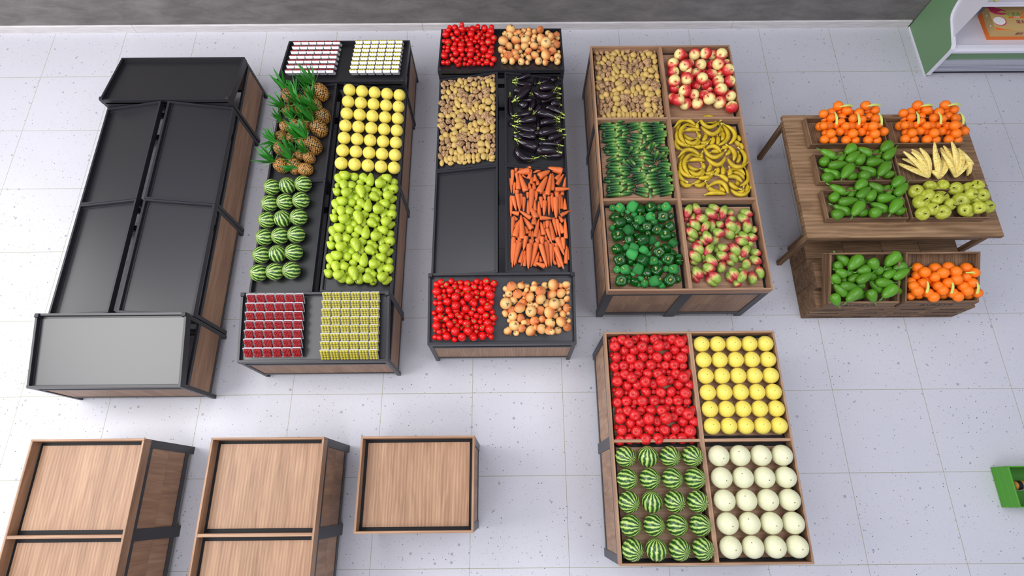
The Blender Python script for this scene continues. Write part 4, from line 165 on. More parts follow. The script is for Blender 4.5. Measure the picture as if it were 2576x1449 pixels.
n=NT('clear film',.08,.5); tr=n.n('ShaderNodeBsdfTransparent'); gl=n.n('ShaderNodeBsdfGlossy'); gl.inputs['Roughness'].default_value=.15; mx=n.n('ShaderNodeMixShader'); mx.inputs[0].default_value=.07; n.l(tr.outputs[0],mx.inputs[1]); n.l(gl.outputs[0],mx.inputs[2]); n.l(mx.outputs[0],n.t.nodes['Material Output'].inputs[0]); M['film']=n.m
M['cab_green']=plain('sage green enamel',srgb(108,144,104),.45); M['cab_white']=plain('white enamel',srgb(222,222,230),.3); M['cab_in']=plain('light grey liner',srgb(206,204,212),.5); M['kick']=plain('dark plinth',srgb(54,50,58),.5)
M['alu']=plain('brushed aluminium',srgb(196,198,206),.25,metal=.6)
M['glass']=(lambda n:(n.base((.93,.95,.96,1)),n.b.inputs['Transmission Weight'].__setattr__('default_value',1),n.m)[2])(NT('clear glass',.02))
M['ink']=plain('black stencil ink',srgb(26,22,20),.7); M['card']=plain('tan cardboard',srgb(196,164,104),.6); M['card_o']=plain('orange print',srgb(226,112,30),.5); M['mag']=plain('magenta print',srgb(190,44,88),.5); M['pr_green']=plain('green print',srgb(16,130,50),.5); M['pr_white']=plain('white print',srgb(238,236,232),.5); M['pr_lime']=plain('lime print',srgb(170,190,90),.5); M['pr_plum']=plain('plum print',srgb(130,20,70),.5)
M['crate_green']=plain('green plastic',srgb(70,150,30),.4); M['crate_green_d']=plain('green plastic base',srgb(54,120,24),.5); M['cork']=plain('tan glazed pot',srgb(186,130,44),.5)
# ---------------------------------------------------------------- mesh helpers
class MB:
    def __init__(s): s.v=[]; s.f=[]; s.sm=[]
    def add(s,vs,fs,smooth=False,mat=None):
        o=len(s.v); s.v+=[tuple(mat@Vector(v)) if mat else tuple(v) for v in vs]; s.f+=[tuple(i+o for i in f) for f in fs]; s.sm+=[smooth]*len(fs); return s
    def box(s,x0,x1,y0,y1,z0,z1,mat=None,b=0):
        if b:
            b=min(b,(x1-x0)*.3,(y1-y0)*.3,(z1-z0)*.3); X=(x0,x1);Y=(y0,y1);Z=(z0,z1); vs=[];idx={}
            for i in (0,1):
                for j in (0,1):
                    for k in (0,1):
                        sx,sy,sz=(b if i==0 else -b),(b if j==0 else -b),(b if k==0 else -b)
                        for a,(dx,dy,dz) in enumerate(((0,sy,sz),(sx,0,sz),(sx,sy,0))):
                            idx[i,j,k,a]=len(vs); vs.append((X[i]+dx,Y[j]+dy,Z[k]+dz))
            fs=[]
            for i in (0,1): fs.append([idx[i,0,0,0],idx[i,1,0,0],idx[i,1,1,0],idx[i,0,1,0]]); fs.append([idx[0,i,0,1],idx[1,i,0,1],idx[1,i,1,1],idx[0,i,1,1]]); fs.append([idx[0,0,i,2],idx[1,0,i,2],idx[1,1,i,2],idx[0,1,i,2]])
            for i in (0,1):
                for j in (0,1):
                    fs.append([idx[i,j,0,0],idx[i,j,1,0],idx[i,j,1,1],idx[i,j,0,1]]); fs.append([idx[i,0,j,0],idx[i,1,j,0],idx[i,1,j,2],idx[i,0,j,2]]); fs.append([idx[0,i,j,1],idx[1,i,j,1],idx[1,i,j,2],idx[0,i,j,2]])
            for i in (0,1):
                for j in (0,1):
                    for k in (0,1): fs.append([idx[i,j,k,0],idx[i,j,k,1],idx[i,j,k,2]])
            return s.add(vs,fs,False,mat)
        vs=[(x,y,z) for x in (x0,x1) for y in (y0,y1) for z in (z0,z1)]
        return s.add(vs,[(0,1,3,2),(4,6,7,5),(0,4,5,1),(2,3,7,6),(0,2,6,4),(1,5,7,3)],False,mat)
    def hexa(s,p,mat=None): # p: bottom 4 ccw, top 4
        return s.add(p,[(0,3,2,1),(4,5,6,7),(0,1,5,4),(1,2,6,5),(2,3,7,6),(3,0,4,7)],False,mat)
    def beam(s,a,b,w,h,up=(0,0,1)):
        a=Vector(a);b=Vector(b); d=(b-a).normalized(); u=Vector(up); x=d.cross(u).normalized(); y=x.cross(d).normalized()
        return s.hexa([a-x*w/2-y*h/2,a+x*w/2-y*h/2,b+x*w/2-y*h/2,b-x*w/2-y*h/2,a-x*w/2+y*h/2,a+x*w/2+y*h/2,b+x*w/2+y*h/2,b-x*w/2+y*h/2])
    def lathe(s,prof,seg=16,axis='z',smooth=True,mod=None,mat=None):
        vs=[];fs=[];rings=[]
        for r,z in prof:
            if r<1e-5: rings.append([len(vs)]); vs.append((0,0,z))
            else:
                ring=[]
                for k in range(seg):
                    a=2*PI*k/seg; q=r*(mod(a,z) if mod else 1); ring.append(len(vs)); vs.append((q*math.cos(a),q*math.sin(a),z))
                rings.append(ring)
        for A,B in zip(rings,rings[1:]):
            if len(A)==1 and len(B)==1: continue
            for k in range(seg):
                k2=(k+1)%seg
                if len(A)==1: fs.append((A[0],B[k],B[k2]) if True else 0)
                elif len(B)==1: fs.append((A[k],B[0],A[k2]))
                else: fs.append((A[k],B[k],B[k2],A[k2]))
        for e,R_ in ((0,rings[0]),(1,rings[-1])):
            if len(R_)>1: fs.append(tuple(R_) if e else tuple(reversed(R_)))
        if axis=='x': vs=[(z,x,y) for x,y,z in vs]
        return s.add(vs,fs,smooth,mat)
    def tube(s,pts,rad,seg=8,smooth=True):
        pts=[Vector(p) for p in pts]; vs=[];fs=[]; n=len(pts); up=None
        for i,p in enumerate(pts):
            d=(pts[min(i+1,n-1)]-pts[max(i-1,0)]).normalized()
            if up is None: up=Vector((0,0,1)) if abs(d.z)<.9 else Vector((1,0,0))
            x=d.cross(up).normalized(); y=x.cross(d).normalized(); up=y
            r=rad[i] if isinstance(rad,(list,tuple)) else rad
            for k in range(seg): a=2*PI*k/seg+PI/seg; vs.append(tuple(p+x*r*math.cos(a)+y*r*math.sin(a)))
        for i in range(n-1):
            for k in range(seg): k2=(k+1)%seg; fs.append((i*seg+k,i*seg+k2,(i+1)*seg+k2,(i+1)*seg+k))
        fs.append(tuple(reversed(range(seg)))); fs.append(tuple((n-1)*seg+k for k in range(seg)))
        return s.add(vs,fs,smooth)
    def ico(s,r=1,sub=2,mat=None,smooth=True,c=(0,0,0)):
        b=bmesh.new(); bmesh.ops.create_icosphere(b,subdivisions=sub,radius=r); b.verts.ensure_lookup_table()
        s.add([tuple(v.co+Vector(c)) for v in b.verts],[tuple(v.index for v in f.verts) for f in b.faces],smooth,mat); b.free(); return s
    def prism(s,poly,x0,x1):  # poly of (y,z) extruded along x
        n=len(poly); vs=[(x0,y,z) for y,z in poly]+[(x1,y,z) for y,z in poly]
        return s.add(vs,[tuple(reversed(range(n))),tuple(range(n,2*n))]+[(i,(i+1)%n,n+(i+1)%n,n+i) for i in range(n)])
    def mesh(s,name,mat,disp=None):
        m=bpy.data.meshes.new(name); m.from_pydata(s.v,[],s.f)
        if any(s.sm): m.polygons.foreach_set('use_smooth',s.sm)
        if mat: m.materials.append(mat)
        b=bmesh.new(); b.from_mesh(m); bmesh.ops.recalc_face_normals(b,faces=b.faces); 
        if disp:
            for v in b.verts: v.co=disp(v.co)
        b.to_mesh(m); b.free(); m.update(); return m
def link(name,mesh,parent=None,mw=None):
    o=bpy.data.objects.new(name,mesh); COL.objects.link(o)
    if parent: o.parent=parent
    if mw is not None: o.matrix_basis=mw
    return o
def empty(name,loc=(0,0,0)):
    o=bpy.data.objects.new(name,None); o.empty_display_size=.05; COL.objects.link(o); o.location=loc; return o
def tag(o,label,cat,group=None,kind=None):
    if label: o['label']=label
    if cat: o['category']=cat
    if group: o['group']=group
    if kind: o['kind']=kind
    return o
def struct(name,mesh): o=link(name,mesh); o['kind']='structure'; return o
ORD='first second third fourth fifth sixth seventh eighth ninth tenth eleventh twelfth thirteenth fourteenth fifteenth sixteenth seventeenth eighteenth nineteenth twentieth'.split()
def orient(d,roll=0):
    return Vector(d).normalized().to_track_quat('Z','Y').to_matrix().to_4x4()@Matrix.Rotation(roll,4,'Z')
def orx(d,roll=0):
    return Vector(d).normalized().to_track_quat('X','Z').to_matrix().to_4x4()@Matrix.Rotation(roll,4,'X')
def azel(a,e): a=math.radians(a);e=math.radians(e); return Vector((math.cos(a)*math.cos(e),math.sin(a)*math.cos(e),math.sin(e)))
def rows(P,n):
    """band and rank of every point: n bands from the wall (high y) to the front"""
    ys=[p[1] for p in P]; lo,hi=min(ys),max(ys); out=[None]*len(P); bands={}
    for i,p in enumerate(P): bands.setdefault(min(n-1,int((hi-p[1])/(hi-lo+1e-9)*n)),[]).append(i)
    for bi,(k,ids) in enumerate(sorted(bands.items())):
        for r,i in enumerate(sorted(ids,key=lambda i:P[i][0])): out[i]=(bi,r)
    return out
def spot(b,r): return '%s row from wall, %s from left'%(ORD[b],ORD[min(r,19)])
def items(key):
    for t in DATA[key].split():
        q=t.split(','); fl=q.pop() if q[-1].isalpha() else ''
        yield [float(v) for v in q],fl
# ---------------------------------------------------------------- room
f=MB().box(-8,22,-14,.79,-.1,0).mesh('floor',M['floor']); struct('floor',f)
struct('wall_back',MB().box(-8,22,.79,.99,-.1,5).mesh('wall_back',M['wall']))
for i,(a,b) in enumerate(((-8,1.148),(1.152,5.218),(5.222,9.6),(9.604,12.13))):
    m=MB().prism([(.79,.125),(.782,.125),(.772,.112),(.772,0),(.79,0)],a,b).mesh('skirting',M['skirt']); struct('baseboard_back' if i==0 else 'baseboard_back_%d'%(i+1),m)
# ---------------------------------------------------------------- sloped steel display stands
def corners(lo,hi,side,x0,x1,y0,y1):
    """rim height at x,y for a tray whose low edge is on the given side"""
    if side=='front': return lambda x,y: lo+(hi-lo)*(y-y0)/(y1-y0)
    if side=='back': return lambda x,y: hi+(lo-hi)*(y-y0)/(y1-y0)
    if side=='left': return lambda x,y: lo+(hi-lo)*(x-x0)/(x1-x0)
    return lambda x,y: hi+(lo-hi)*(x-x0)/(x1-x0)
def slab(m,h,x0,x1,y0,y1,t0,t1):
    P=[(x0,y0),(x1,y0),(x1,y1),(x0,y1)]
    m.hexa([(x,y,h(x,y)+t0) for x,y in P]+[(x,y,h(x,y)+t1) for x,y in P])
def stand(x0,x1,y0,y1,side,lo,hi,label,group):
    t=empty('display_stand',((x0+x1)/2,(y0+y1)/2,0)); tag(t,label,'stand',group); off=Matrix.Translation(-t.location)
    h=corners(lo,hi,side,x0,x1,y0,y1); w=.022
    def p(name,m,mat): o=link(name,m.mesh(name,M[mat]),t,off); return o
    m=MB(); slab(m,h,x0+w,x1-w,y0+w,y1-w,-.058,-.046); tr=p('tray',m,'tray')
    m=MB()
    for a in ((x0,x1,y0,y0+w),(x0,x1,y1-w,y1),(x0,x0+w,y0+w,y1-w),(x1-w,x1,y0+w,y1-w)): slab(m,h,*a,-.07,0)
    g=.036  # inner lip step
    for a in ((x0+w,x1-w,y0+w,y0+g),(x0+w,x1-w,y1-g,y1-w),(x0+w,x0+g,y0+g,y1-g),(x1-g,x1-w,y0+g,y1-g)): slab(m,h,*a,-.046,-.040)
    p('tray_rim',m,'steel')
    L=.042
    for cx in (0,1):
        for cy in (0,1):
            X=x0+.0015 if cx==0 else x1-L-.0015; Y=y0+.0015 if cy==0 else y1-L-.0015
            hh=h(X+L/2,Y+L/2)-.004; high=(side=='front' and cy) or (side=='back' and not cy)
            m=MB().box(X,X+L,Y,Y+L,0,hh+(.022 if high else -.03),b=.003)
            p('leg',m,'steel')
    m=MB()
    for z0,z1 in ((.115,.155),(.56,.60)):
        for a in ((x0+.004,x1-.004,y0+.004,y0+.030),(x0+.004,x1-.004,y1-.030,y1-.004),(x0+.004,x0+.030,y0+.03,y1-.03),(x1-.030,x1-.004,y0+.03,y1-.03)): m.box(*a,z0,z1)
    p('crossbar',m,'steel')
    q=.009; pz=(.155,.56)
    def panel(a,ax): m=MB().box(*a,*pz); p('side_panel',m,'oak_'+ax)
    e=L-.002
    if side in('front','back'):
        yy=(y0+.010,y0+.024) if side=='front' else (y1-.024,y1-.010)
        panel((x0+e,x1-e,*yy),'z'); panel((x0+.008,x0+.022,y0+e,y1-e),'z'); panel((x1-.022,x1-.008,y0+e,y1-e),'y')
        # deep apron under the high edge
        ya=(y1-.006,y1) if side=='front' else (y0,y0+.006); hz=hi-.05
        p('apron',MB().box(x0+L,x1-L,*ya,hz-.09,hz),'steel')
        z0_=h(x0,y0)-.09; z1_=h(x0,y1)-.09
        p('slope_rail',MB().beam((x0+.018,y0+.02,z0_),(x0+.018,y1-.02,z1_),.026,.03),'steel'); p('slope_rail',MB().beam((x1-.018,y0+.02,z0_),(x1-.018,y1-.02,z1_),.026,.03),'steel')
    else:
        xx=(x0+.008,x0+.022) if side=='left' else (x1-.022,x1-.008)
        panel((*xx,y0+e,y1-e),'y')
        for yy in (y0+.018,y1-.018): p('slope_rail',MB().beam((x0+.02,yy,h(x0,0)-.09),(x1-.02,yy,h(x1,0)-.09),.026,.03),'steel')
    return t
HF,HL=.872,.728
NAME=['empty black display','pineapple and melon display','tomato and onion display']
def island(x0,x1,ys,idx):
    yf,ya,ym,yb,ye=ys; xm=(x0+x1)/2; nm=NAME[idx]; gp='sloped steel stands of the '+nm; g=.004
    desc={0:['empty','empty','empty','empty','empty','empty'],1:['berry pack filled','berry pack filled','pineapple filled','yellow melon filled','watermelon filled','pear filled'],2:['tomato and onion filled','tomato and onion filled','potato filled','eggplant filled','empty','carrot filled']}[idx]
    stand(x0,x1,yf,ya-g,'front',HL,HF,'%s end stand sloping away from wall, front of %s'%(desc[0],nm),gp)
    stand(x0,x1,yb+g,ye,'back',HL,HF,'%s end stand sloping to wall, back of %s'%(desc[1],nm),gp)
    k=2
    for (a,b,w) in ((ym+g/2,yb-g,'wall side'),(ya+g,ym-g/2,'front side')):
        for (c,d,s) in ((x0+.008,xm-.04,'left'),(xm+.04,x1-.008,'right')):
            stand(c,d,a,b,s,.734,.862,'%s %s sloping stand, %s %s of middle, %s'%(desc[k],'black',w,s,nm),gp); k+=1
island(1.655,3.17,(-4.43,-3.70,-2.395,-1.10,-.345),0)
island(3.687,5.197,(-4.19,-3.495,-2.165,-.86,-.10),1)
island(5.585,7.097,(-4.025,-3.30,-2.00,-.71,.075),2)
# ---------------------------------------------------------------- wooden produce bins
def bin_(x0,x1,y0,y1,nx,ny,label,fl='y'):
    t=empty('produce_bin',((x0+x1)/2,(y0+y1)/2,0)); tag(t,label,'bin','walnut produce bins on steel frames'); off=Matrix.Translation(-t.location)
    def p(name,m,mat,par=None): o=link(name,m.mesh(name,M[mat]),par or t,off if par is None else None); return o
    H=.9; w=.02; d=.115; zf=.79
    xs=[x0+(x1-x0)*i/nx for i in range(nx+1)]; ys=[y0+(y1-y0)*i/ny for i in range(ny+1)]
    p('rim_board',MB().box(x0,x1,y0,y0+w,H-d,H,b=.002),'oak_x'); p('rim_board',MB().box(x0,x1,y1-w,y1,H-d,H,b=.002),'oak_x')
    p('rim_board',MB().box(x0,x0+w,y0+w,y1-w,H-d,H,b=.002),'oak_y'); p('rim_board',MB().box(x1-w,x1,y0+w,y1-w,H-d,H,b=.002),'oak_y')
    for x in xs[1:-1]: p('divider',MB().box(x-w,x+w,y0+w,y1-w,zf,H-.001,b=.002),'oak_y')
    for y in ys[1:-1]:
        for a,b in zip(xs,xs[1:]):
            p('divider',MB().box(a+w,b-w,y-.014,y+.014,zf,H-.002,b=.002),'oak_x')
    p('bin_liner',MB().box(x0+w,x1-w,y0+w,y1-w,.782,.79),'gap')
    for a,b in zip(xs,xs[1:]):
        for c,e in zip(ys,ys[1:]): p('bin_floor',MB().box(a+w+.03,b-w-.03,c+w+.03,e-w-.03,.79,.80),'oak_'+fl)
    m=MB(); F=.004
    for a in ((x0,x1,y0,y0+.03),(x0,x1,y1-.03,y1),(x0,x0+.03,y0+.03,y1-.03),(x1-.03,x1,y0+.03,y1-.03)):
        m.box(a[0]+F,a[1]-F,a[2]+F,a[3]-F,.735,.786); m.box(a[0]+F,a[1]-F,a[2]+F,a[3]-F,.09,.155)
    p('steel_frame',m,'steel')
    lw=.075
    # corner legs (L plates)
    for cx,cy in ((0,0),(1,0),(0,1),(1,1)):
        X0=x0+.002 if cx==0 else x1-.002-lw; Y0=y0+.002 if cy==0 else y1-.002-lw
        X=x0+.002 if cx==0 else x1-.008; Y=y0+.002 if cy==0 else y1-.008
        m=MB(); m.box(X0,X0+lw,Y,Y+.006,0,.786); m.box(X+.0004 if cx==0 else X-.0004,X+.0058,Y0+.0063 if cy==0 else Y0,Y0+lw if cy==0 else Y0+lw-.0063,0,.786); m.box(X0+.007 if cx==0 else X0+lw-.04,X0+.04 if cx==0 else X0+lw-.007,Y0+.007 if cy==0 else Y0+lw-.04,Y0+.04 if cy==0 else Y0+lw-.007,.001,.088); p('leg',m,'steel')
    for y in ys[1:-1]:
        for X in (x0+.001,x1-.007): p('leg',MB().box(X,X+.006,y-.052,y+.052,0,.786),'steel')
    for x in xs[1:-1]:
        for Y in (y0+.001,y1-.007): p('leg',MB().box(x-.06,x+.06,Y,Y+.006,0,.786),'steel')
    # wood panels, two boards each
    for a,b in zip(xs,xs[1:]):
        for Y in (y0+.010,y1-.022):
            for z0,z1 in ((.155,.443),(.447,.735)): p('side_board',MB().box(a+.03,b-.03,Y,Y+.012,z0,z1),'oak_z')
    for a,b in zip(ys,ys[1:]):
        for X in (x0+.010,x1-.022):
            for z0,z1 in ((.155,.443),(.447,.735)): p('side_board',MB().box(X,X+.012,a+.03,b-.03,z0,z1),'oak_z')
    return t
bin_(7.422,9.105,-3.522,-.372,2,3,'large walnut bin of six compartments holding potatoes, pink apples, cucumbers, bananas, peppers and mangoes','x')
bin_(7.355,9.034,-6.045,-3.955,2,2,'walnut bin of four compartments with red apples, yellow melons, watermelons and cream melons','x')
bin_(1.985,3.033,-6.605,-4.938,1,2,'empty two compartment walnut bin in front of the empty black display')
bin_(3.650,4.695,-6.605,-4.938,1,2,'empty two compartment walnut bin in front of the berry packs')
bin_(5.036,6.088,-5.77,-4.938,1,1,'small empty single compartment walnut bin standing right of the two longer empty bins')
# ---------------------------------------------------------------- table
t=empty('display_table',(10.68,-2.11,0)); tag(t,'brown wooden table carrying six open crates of fruit','table'); off=Matrix.Translation(-t.location)
def tp(name,m,mat): return link(name,m.mesh(name,M[mat]),t,off)
tp('table_top',MB().box(9.62,11.735,-2.90,-1.32,.745,.8,b=.004),'table')
for x in (9.638,11.568):
    for y in (-2.888,-1.414): tp('leg',MB().box(x,x+.055,y,y+.055,0,.745,b=.004),'rustic_z')
m=MB(); m.box(9.70,11.568,-2.875,-2.85,.66,.745); m.box(9.70,11.568,-1.40,-1.375,.66,.745); m.box(9.65,9.675,-2.83,-1.42,.66,.745); m.box(11.59,11.615,-2.83,-1.42,.66,.745); tp('apron',m,'rustic_x')
def text(s,size,ext=.0008,name='lettering',mat='ink'):
    c=bpy.data.curves.new(name,'FONT'); c.body=s; c.size=size; c.extrude=ext; c.align_x='CENTER'; c.align_y='CENTER'
    o=bpy.data.objects.new(name,c); COL.objects.link(o); bpy.context.view_layer.update(); m=bpy.data.meshes.new_from_object(o.evaluated_get(bpy.context.evaluated_depsgraph_get())); bpy.data.objects.remove(o); m.materials.clear(); m.materials.append(M[mat]); return m
def crate(x0,x1,y0,y1,z0,z1,label,w=.014,words=None,ts=.06,group='open crates on the table',tilt=0):
    t=empty('fruit_crate',((x0+x1)/2,y0,z0)); tag(t,label,'crate',group); off=Matrix.Translation(-t.location); t.rotation_euler.x=tilt
    def p(name,m,mat): return link(name,m.mesh(name,M[mat]),t,off)
    fl_=-.06 if tilt else 0
    if tilt:
        for a in (x0,x1-w): p('end_board',MB().prism([(y0+fl_+w,z0),(y1-w,z0),(y1-w,z1),(y0+w,z1)],a,a+w),'rustic_y')
        p('long_board',MB().prism([(y0+fl_,z0),(y0+fl_+w,z0),(y0+w,z1),(y0,z1)],x0,x1),'rustic_x')
    else:
        p('end_board',MB().box(x0,x0+w,y0+w,y1-w,z0,z1,b=.002),'rustic_y'); p('end_board',MB().box(x1-w,x1,y0+w,y1-w,z0,z1,b=.002),'rustic_y'); p('long_board',MB().box(x0,x1,y0,y0+w,z0,z1,b=.002),'rustic_x')
    p('long_board',MB().box(x0,x1,y1-w,y1,z0,z1,b=.002),'rustic_x')
    n=4; L=(x1-x0-2*w)/n; m=MB()
    for i in range(n): m.box(x0+w+i*L+.0015,x0+w+(i+1)*L-.0015,y0+w+fl_,y1-w,z0+.002,z0+.012)
    p('slatted_base',m,'rustic_y')
    if words: link('lettering',text(words,ts),t,off@Matrix.Translation(((x0+x1)/2,y0+fl_/2-.0008,(z0+z1)/2-.0004))@Matrix.Rotation(math.atan2(z1-z0,-fl_),4,'X')@Matrix.Diagonal((1.25,1,1,1)))
    return t
CW={}
for (x0,x1) in ((9.825,10.69),(10.725,11.545)):
    for (y0,y1,rn) in ((-1.79,-1.425,'wall side row'),(-2.27,-1.91,'middle row'),(-2.725,-2.37,'front row')):
        col='left' if x0<10 else 'right'; con={('left','wall side row'):'oranges',('right','wall side row'):'oranges',('left','middle row'):'green papayas',('left','front row'):'green papayas',('right','middle row'):'pale banana bunches',('right','front row'):'green apples'}[col,rn]
        crate(x0,x1,y0,y1,.8005,.893,'shallow wooden crate of %s on table, %s, %s column'%(con,rn,col))
# lidded crates stacked on the floor
def lidded(x0,x1,y0,y1,z0,z1,label,words=None):
    t=empty('lidded_crate',((x0+x1)/2,(y0+y1)/2,z0)); tag(t,label,'crate','lidded wooden crates stacked under the table'); off=Matrix.Translation(-t.location)
    def p(name,m,mat): return link(name,m.mesh(name,M[mat]),t,off)
    p('crate_body',MB().box(x0+.008,x1-.008,y0+.008,y1-.008,z0,z1-.012,b=.003),'rustic_x')
    m=MB(); zc=(z0+z1)/2
    for a,b in ((z0+.004,zc-.006),(zc-.004,z1-.014)): m.box(x0,x1,y0,y0+.008,a,b,b=.002); m.box(x0,x1,y1-.008,y1,a,b,b=.002); m.box(x0,x0+.008,y0+.008,y1-.008,a,b,b=.002); m.box(x1-.008,x1,y0+.008,y1-.008,a,b,b=.002)
    p('side_slat',m,'rustic_x'); p('lid',MB().box(x0,x1,y0,y1,z1-.011,z1-.001,b=.003),'rustic_x')
    if words: link('lettering',text(words,.047),t,off@Matrix.Translation(((x0+x1)/2,y0-.0006,(z0+z1)/2-.004))@Matrix.Rotation(PI/2,4,'X')@Matrix.Diagonal((1.2,1,1,1)))
cx=[9.80,10.245,10.69,11.122,11.558]; cy=[-3.558,-3.262,-2.962,-2.655]; LZ=['bottom','middle','top']; RW=['front','middle','back']
for i in range(4):
    for j in range(3):
        for k in range(3):
            wd=('HUCCVB' if i<2 else 'GHUHJDSD') if j==0 else None
            lidded(cx[i]+.002,cx[i+1]-.002,cy[j]+.002,cy[j+1]-.002,.125*k,.125*(k+1),'lidded brown crate, %s column from left, %s row, %s layer of stack'%(ORD[i],RW[j],LZ[k]),wd)
lidded(9.80,10.243,-3.345,-3.05,.3755,.478,'small lidded crate propping the back of the tilted papaya crate')
lidded(10.69,11.12,-3.345,-3.05,.3755,.478,'small lidded crate propping the back of the tilted orange crate')
TL=math.radians(23.2)
crate(9.847,10.607,-3.498,-2.953,.402,.552,'deep open crate of green papayas tilted on the lidded crates',.022,'BVFZYR',.085,'deep open crates on the stack',TL)
crate(10.664,11.464,-3.498,-2.953,.402,.552,'deep open crate of oranges tilted on the lidded crates',.022,'BVFZYR',.085,'deep open crates on the stack',TL)
# ---------------------------------------------------------------- produce
def sph(prof,seg=16,**k): return MB().lathe(prof,seg,**k)
def circ(n,f=lambda t:1,z=lambda t:0):
    return [(math.sin(PI*i/n)*f(i/n) if 0<i<n else 0,-math.cos(PI*i/n)+z(i/n)) for i in range(n+1)]
PR={}
def dimple(top=.25,bot=.1,sq=.85,wide=1.0,n=14):
    out=[]
    for i in range(n+1):
        t=i/n; a=PI*t; r=math.sin(a)*wide; z=-math.cos(a)*sq
        if t>.5: z-=top*math.exp(-(r/.28)**2)
        else: z+=bot*math.exp(-(r/.25)**2)
        out.append((0 if i in(0,n) else r,z))
    return out
def proto(name,mb,mat,disp=None): PR[name]=mb.mesh(name,M[mat],disp); return PR[name]
proto('tomato',sph(dimple(.14,.04,.90),16),'tomato')
m=MB()
for k in range(5):
    a=2*PI*k/5; c,s=math.cos(a),math.sin(a); e=.10
    m.add([(-s*.10+c*.04,c*.10+s*.04,.83),(s*.10+c*.04,-c*.10+s*.04,.83),(c*.42,s*.42,.90)],[(0,1,2)]); 
m.lathe([(0,.74),(.06,.74),(.045,.93),(0,.94)],6); proto('calyx',m,'calyx')
proto('onion',sph([(0,-.82),(.12,-.80),(.5,-.72),(.82,-.48),(.98,-.15),(1,.08),(.9,.38),(.68,.64),(.42,.82),(.2,.95),(.09,1.06),(.07,1.12),(0,1.13)],16),'onion')
proto('onion_neck',MB().lathe([(0,1.05),(.09,1.06),(.05,1.16),(.1,1.26),(0,1.3)],7,smooth=False),'onion_tip')
m=MB(); 
for k in range(9):
    a=2*PI*k/9; rr=.06+.09*(k%3)/2; m.beam((math.cos(a)*rr,math.sin(a)*rr,-.78),(math.cos(a)*rr*2.0,math.sin(a)*rr*2.0,-.97),.06,.05)
proto('root_tuft',m,'onion_root')
proto('red_apple',sph(dimple(.34,.14,.93),14,mod=lambda a,z:1+.02*math.cos(5*a)),'red_apple')
proto('apple_stem',MB().tube([(0,0,.52),(.02,.01,.78),(.06,.02,.98)],[.035,.04,.055],6),'stem')
proto('red_stem',MB().tube([(0,0,.52),(.02,.01,.78),(.07,.02,1.0)],[.035,.035,.06],6),'stem_green')
proto('pink_apple',sph(dimple(.34,.14,.93),16),'pink_apple')
proto('green_apple',sph(dimple(.36,.12,.82),12,mod=lambda a,z:1+.03*math.cos(3*a)),'green_apple')
proto('thick_stem',MB().tube([(0,0,.44),(.05,.02,.8),(.14,.05,1.06)],[.05,.07,.10],6),'stem')
proto('pear',MB().lathe([(0,-.46),(.35,-.46),(.7,-.40),(.94,-.26),(1,-.1),(.93,.06),(.75,.2),(.56,.31),(.46,.40),(.38,.46),(.2,.49),(0,.485)],14,axis='x'),'pear')
proto('pear_stem',MB().tube([(.47,0,0),(.56,.05,.02),(.62,.12,.03)],[.06,.07,.11],6),'stem')
def bent(k): return lambda c: Vector((c.x,c.y,c.z))+Vector((0,1.0*k*(1-4*c.x*c.x),0))
ep=[(0,-.5),(.45,-.49),(.8,-.44),(.98,-.33),(1,-.2),(.93,-.02),(.8,.14),(.66,.28),(.52,.38),(.42,.42),(0,.43)]
for nm,k in (('eggplant',.25),('eggplant_curved',-1.7)):
    proto(nm,MB().lathe(ep,16,axis='x'),'eggplant',bent(k))
    m=MB(); m.lathe([(0,.385),(.50,.36),(.46,.41),(.2,.45),(.17,.50),(.22,.56),(0,.565)],10,axis='x')
    for q in range(6):
        a=2*PI*q/6; c,s=math.cos(a),math.sin(a); m.add([(.38,c*.5-s*.17,s*.5+c*.17),(.38,c*.5+s*.17,s*.5-c*.17),(.27,c*.86,s*.86)],[(0,1,2)])
    proto(nm+'_cap',m,'egg_calyx',bent(k))
proto('carrot',MB().lathe([(0,.5),(.5,.5),(.85,.485),(1,.44),(.98,.34),(.88,.15),(.74,-.08),(.55,-.28),(.34,-.42),(.15,-.49),(0,-.5)],12,axis='x'),'carrot')
proto('carrot_crown',MB().lathe([(0,.515),(.36,.513),(.38,.498),(0,.49)],8,axis='x'),'carrot_top')
for v in range(3):
    r_=random.Random(40+v); ph=[r_.uniform(0,6) for _ in range(6)]
    lump=lambda c,ph=ph: c*(1+.07*math.sin(2.3*c.x+ph[0])+.06*math.sin(2.9*c.y+ph[1])+.05*math.sin(3.3*c.z+ph[2]))
    proto('potato_y%d'%v,MB().ico(1,3),'pot_y',lump)
    lump2=lambda c,ph=ph: c*(1+.11*math.sin(3*c.x+ph[0])+.09*math.sin(4*c.y+ph[1])+.07*math.sin(5*c.z+ph[2]))
    proto('potato_s%d'%v,MB().ico(1,3),'pot_s',lump2)
cp=[(0,-.5),(.5,-.49),(.85,-.44),(1,-.33),(1,0),(.96,.3),(.85,.43),(.55,.49),(0,.5)]
proto('cucumber',MB().lathe(cp,12,axis='x',mod=lambda a,z:1+.03*math.cos(6*a)),'cucumber'); proto('cucumber_curved',MB().lathe([(r,z) for i,(r,z) in enumerate(cp)],12,axis='x'),'cucumber',lambda c:Vector((c.x,c.y+1.7*(c.x+.1)**2*2.2-.6,c.z)))
proto('blossom_tip',MB().lathe([(0,.49),(.16,.495),(.12,.525),(0,.53)],6,axis='x'),'cuc_tip')
def lob(c):
    a=math.atan2(c.y,c.x); k=1.03-.17*abs(math.cos(2*a))**5+.03*math.cos(3*a+1)*(1-.2*c.z); d=.2*max(0,1-((c.x**2+c.y**2)/.16)) 
    return Vector((c.x*k,c.y*k,c.z-(d if c.z>0 else -d*.8)))
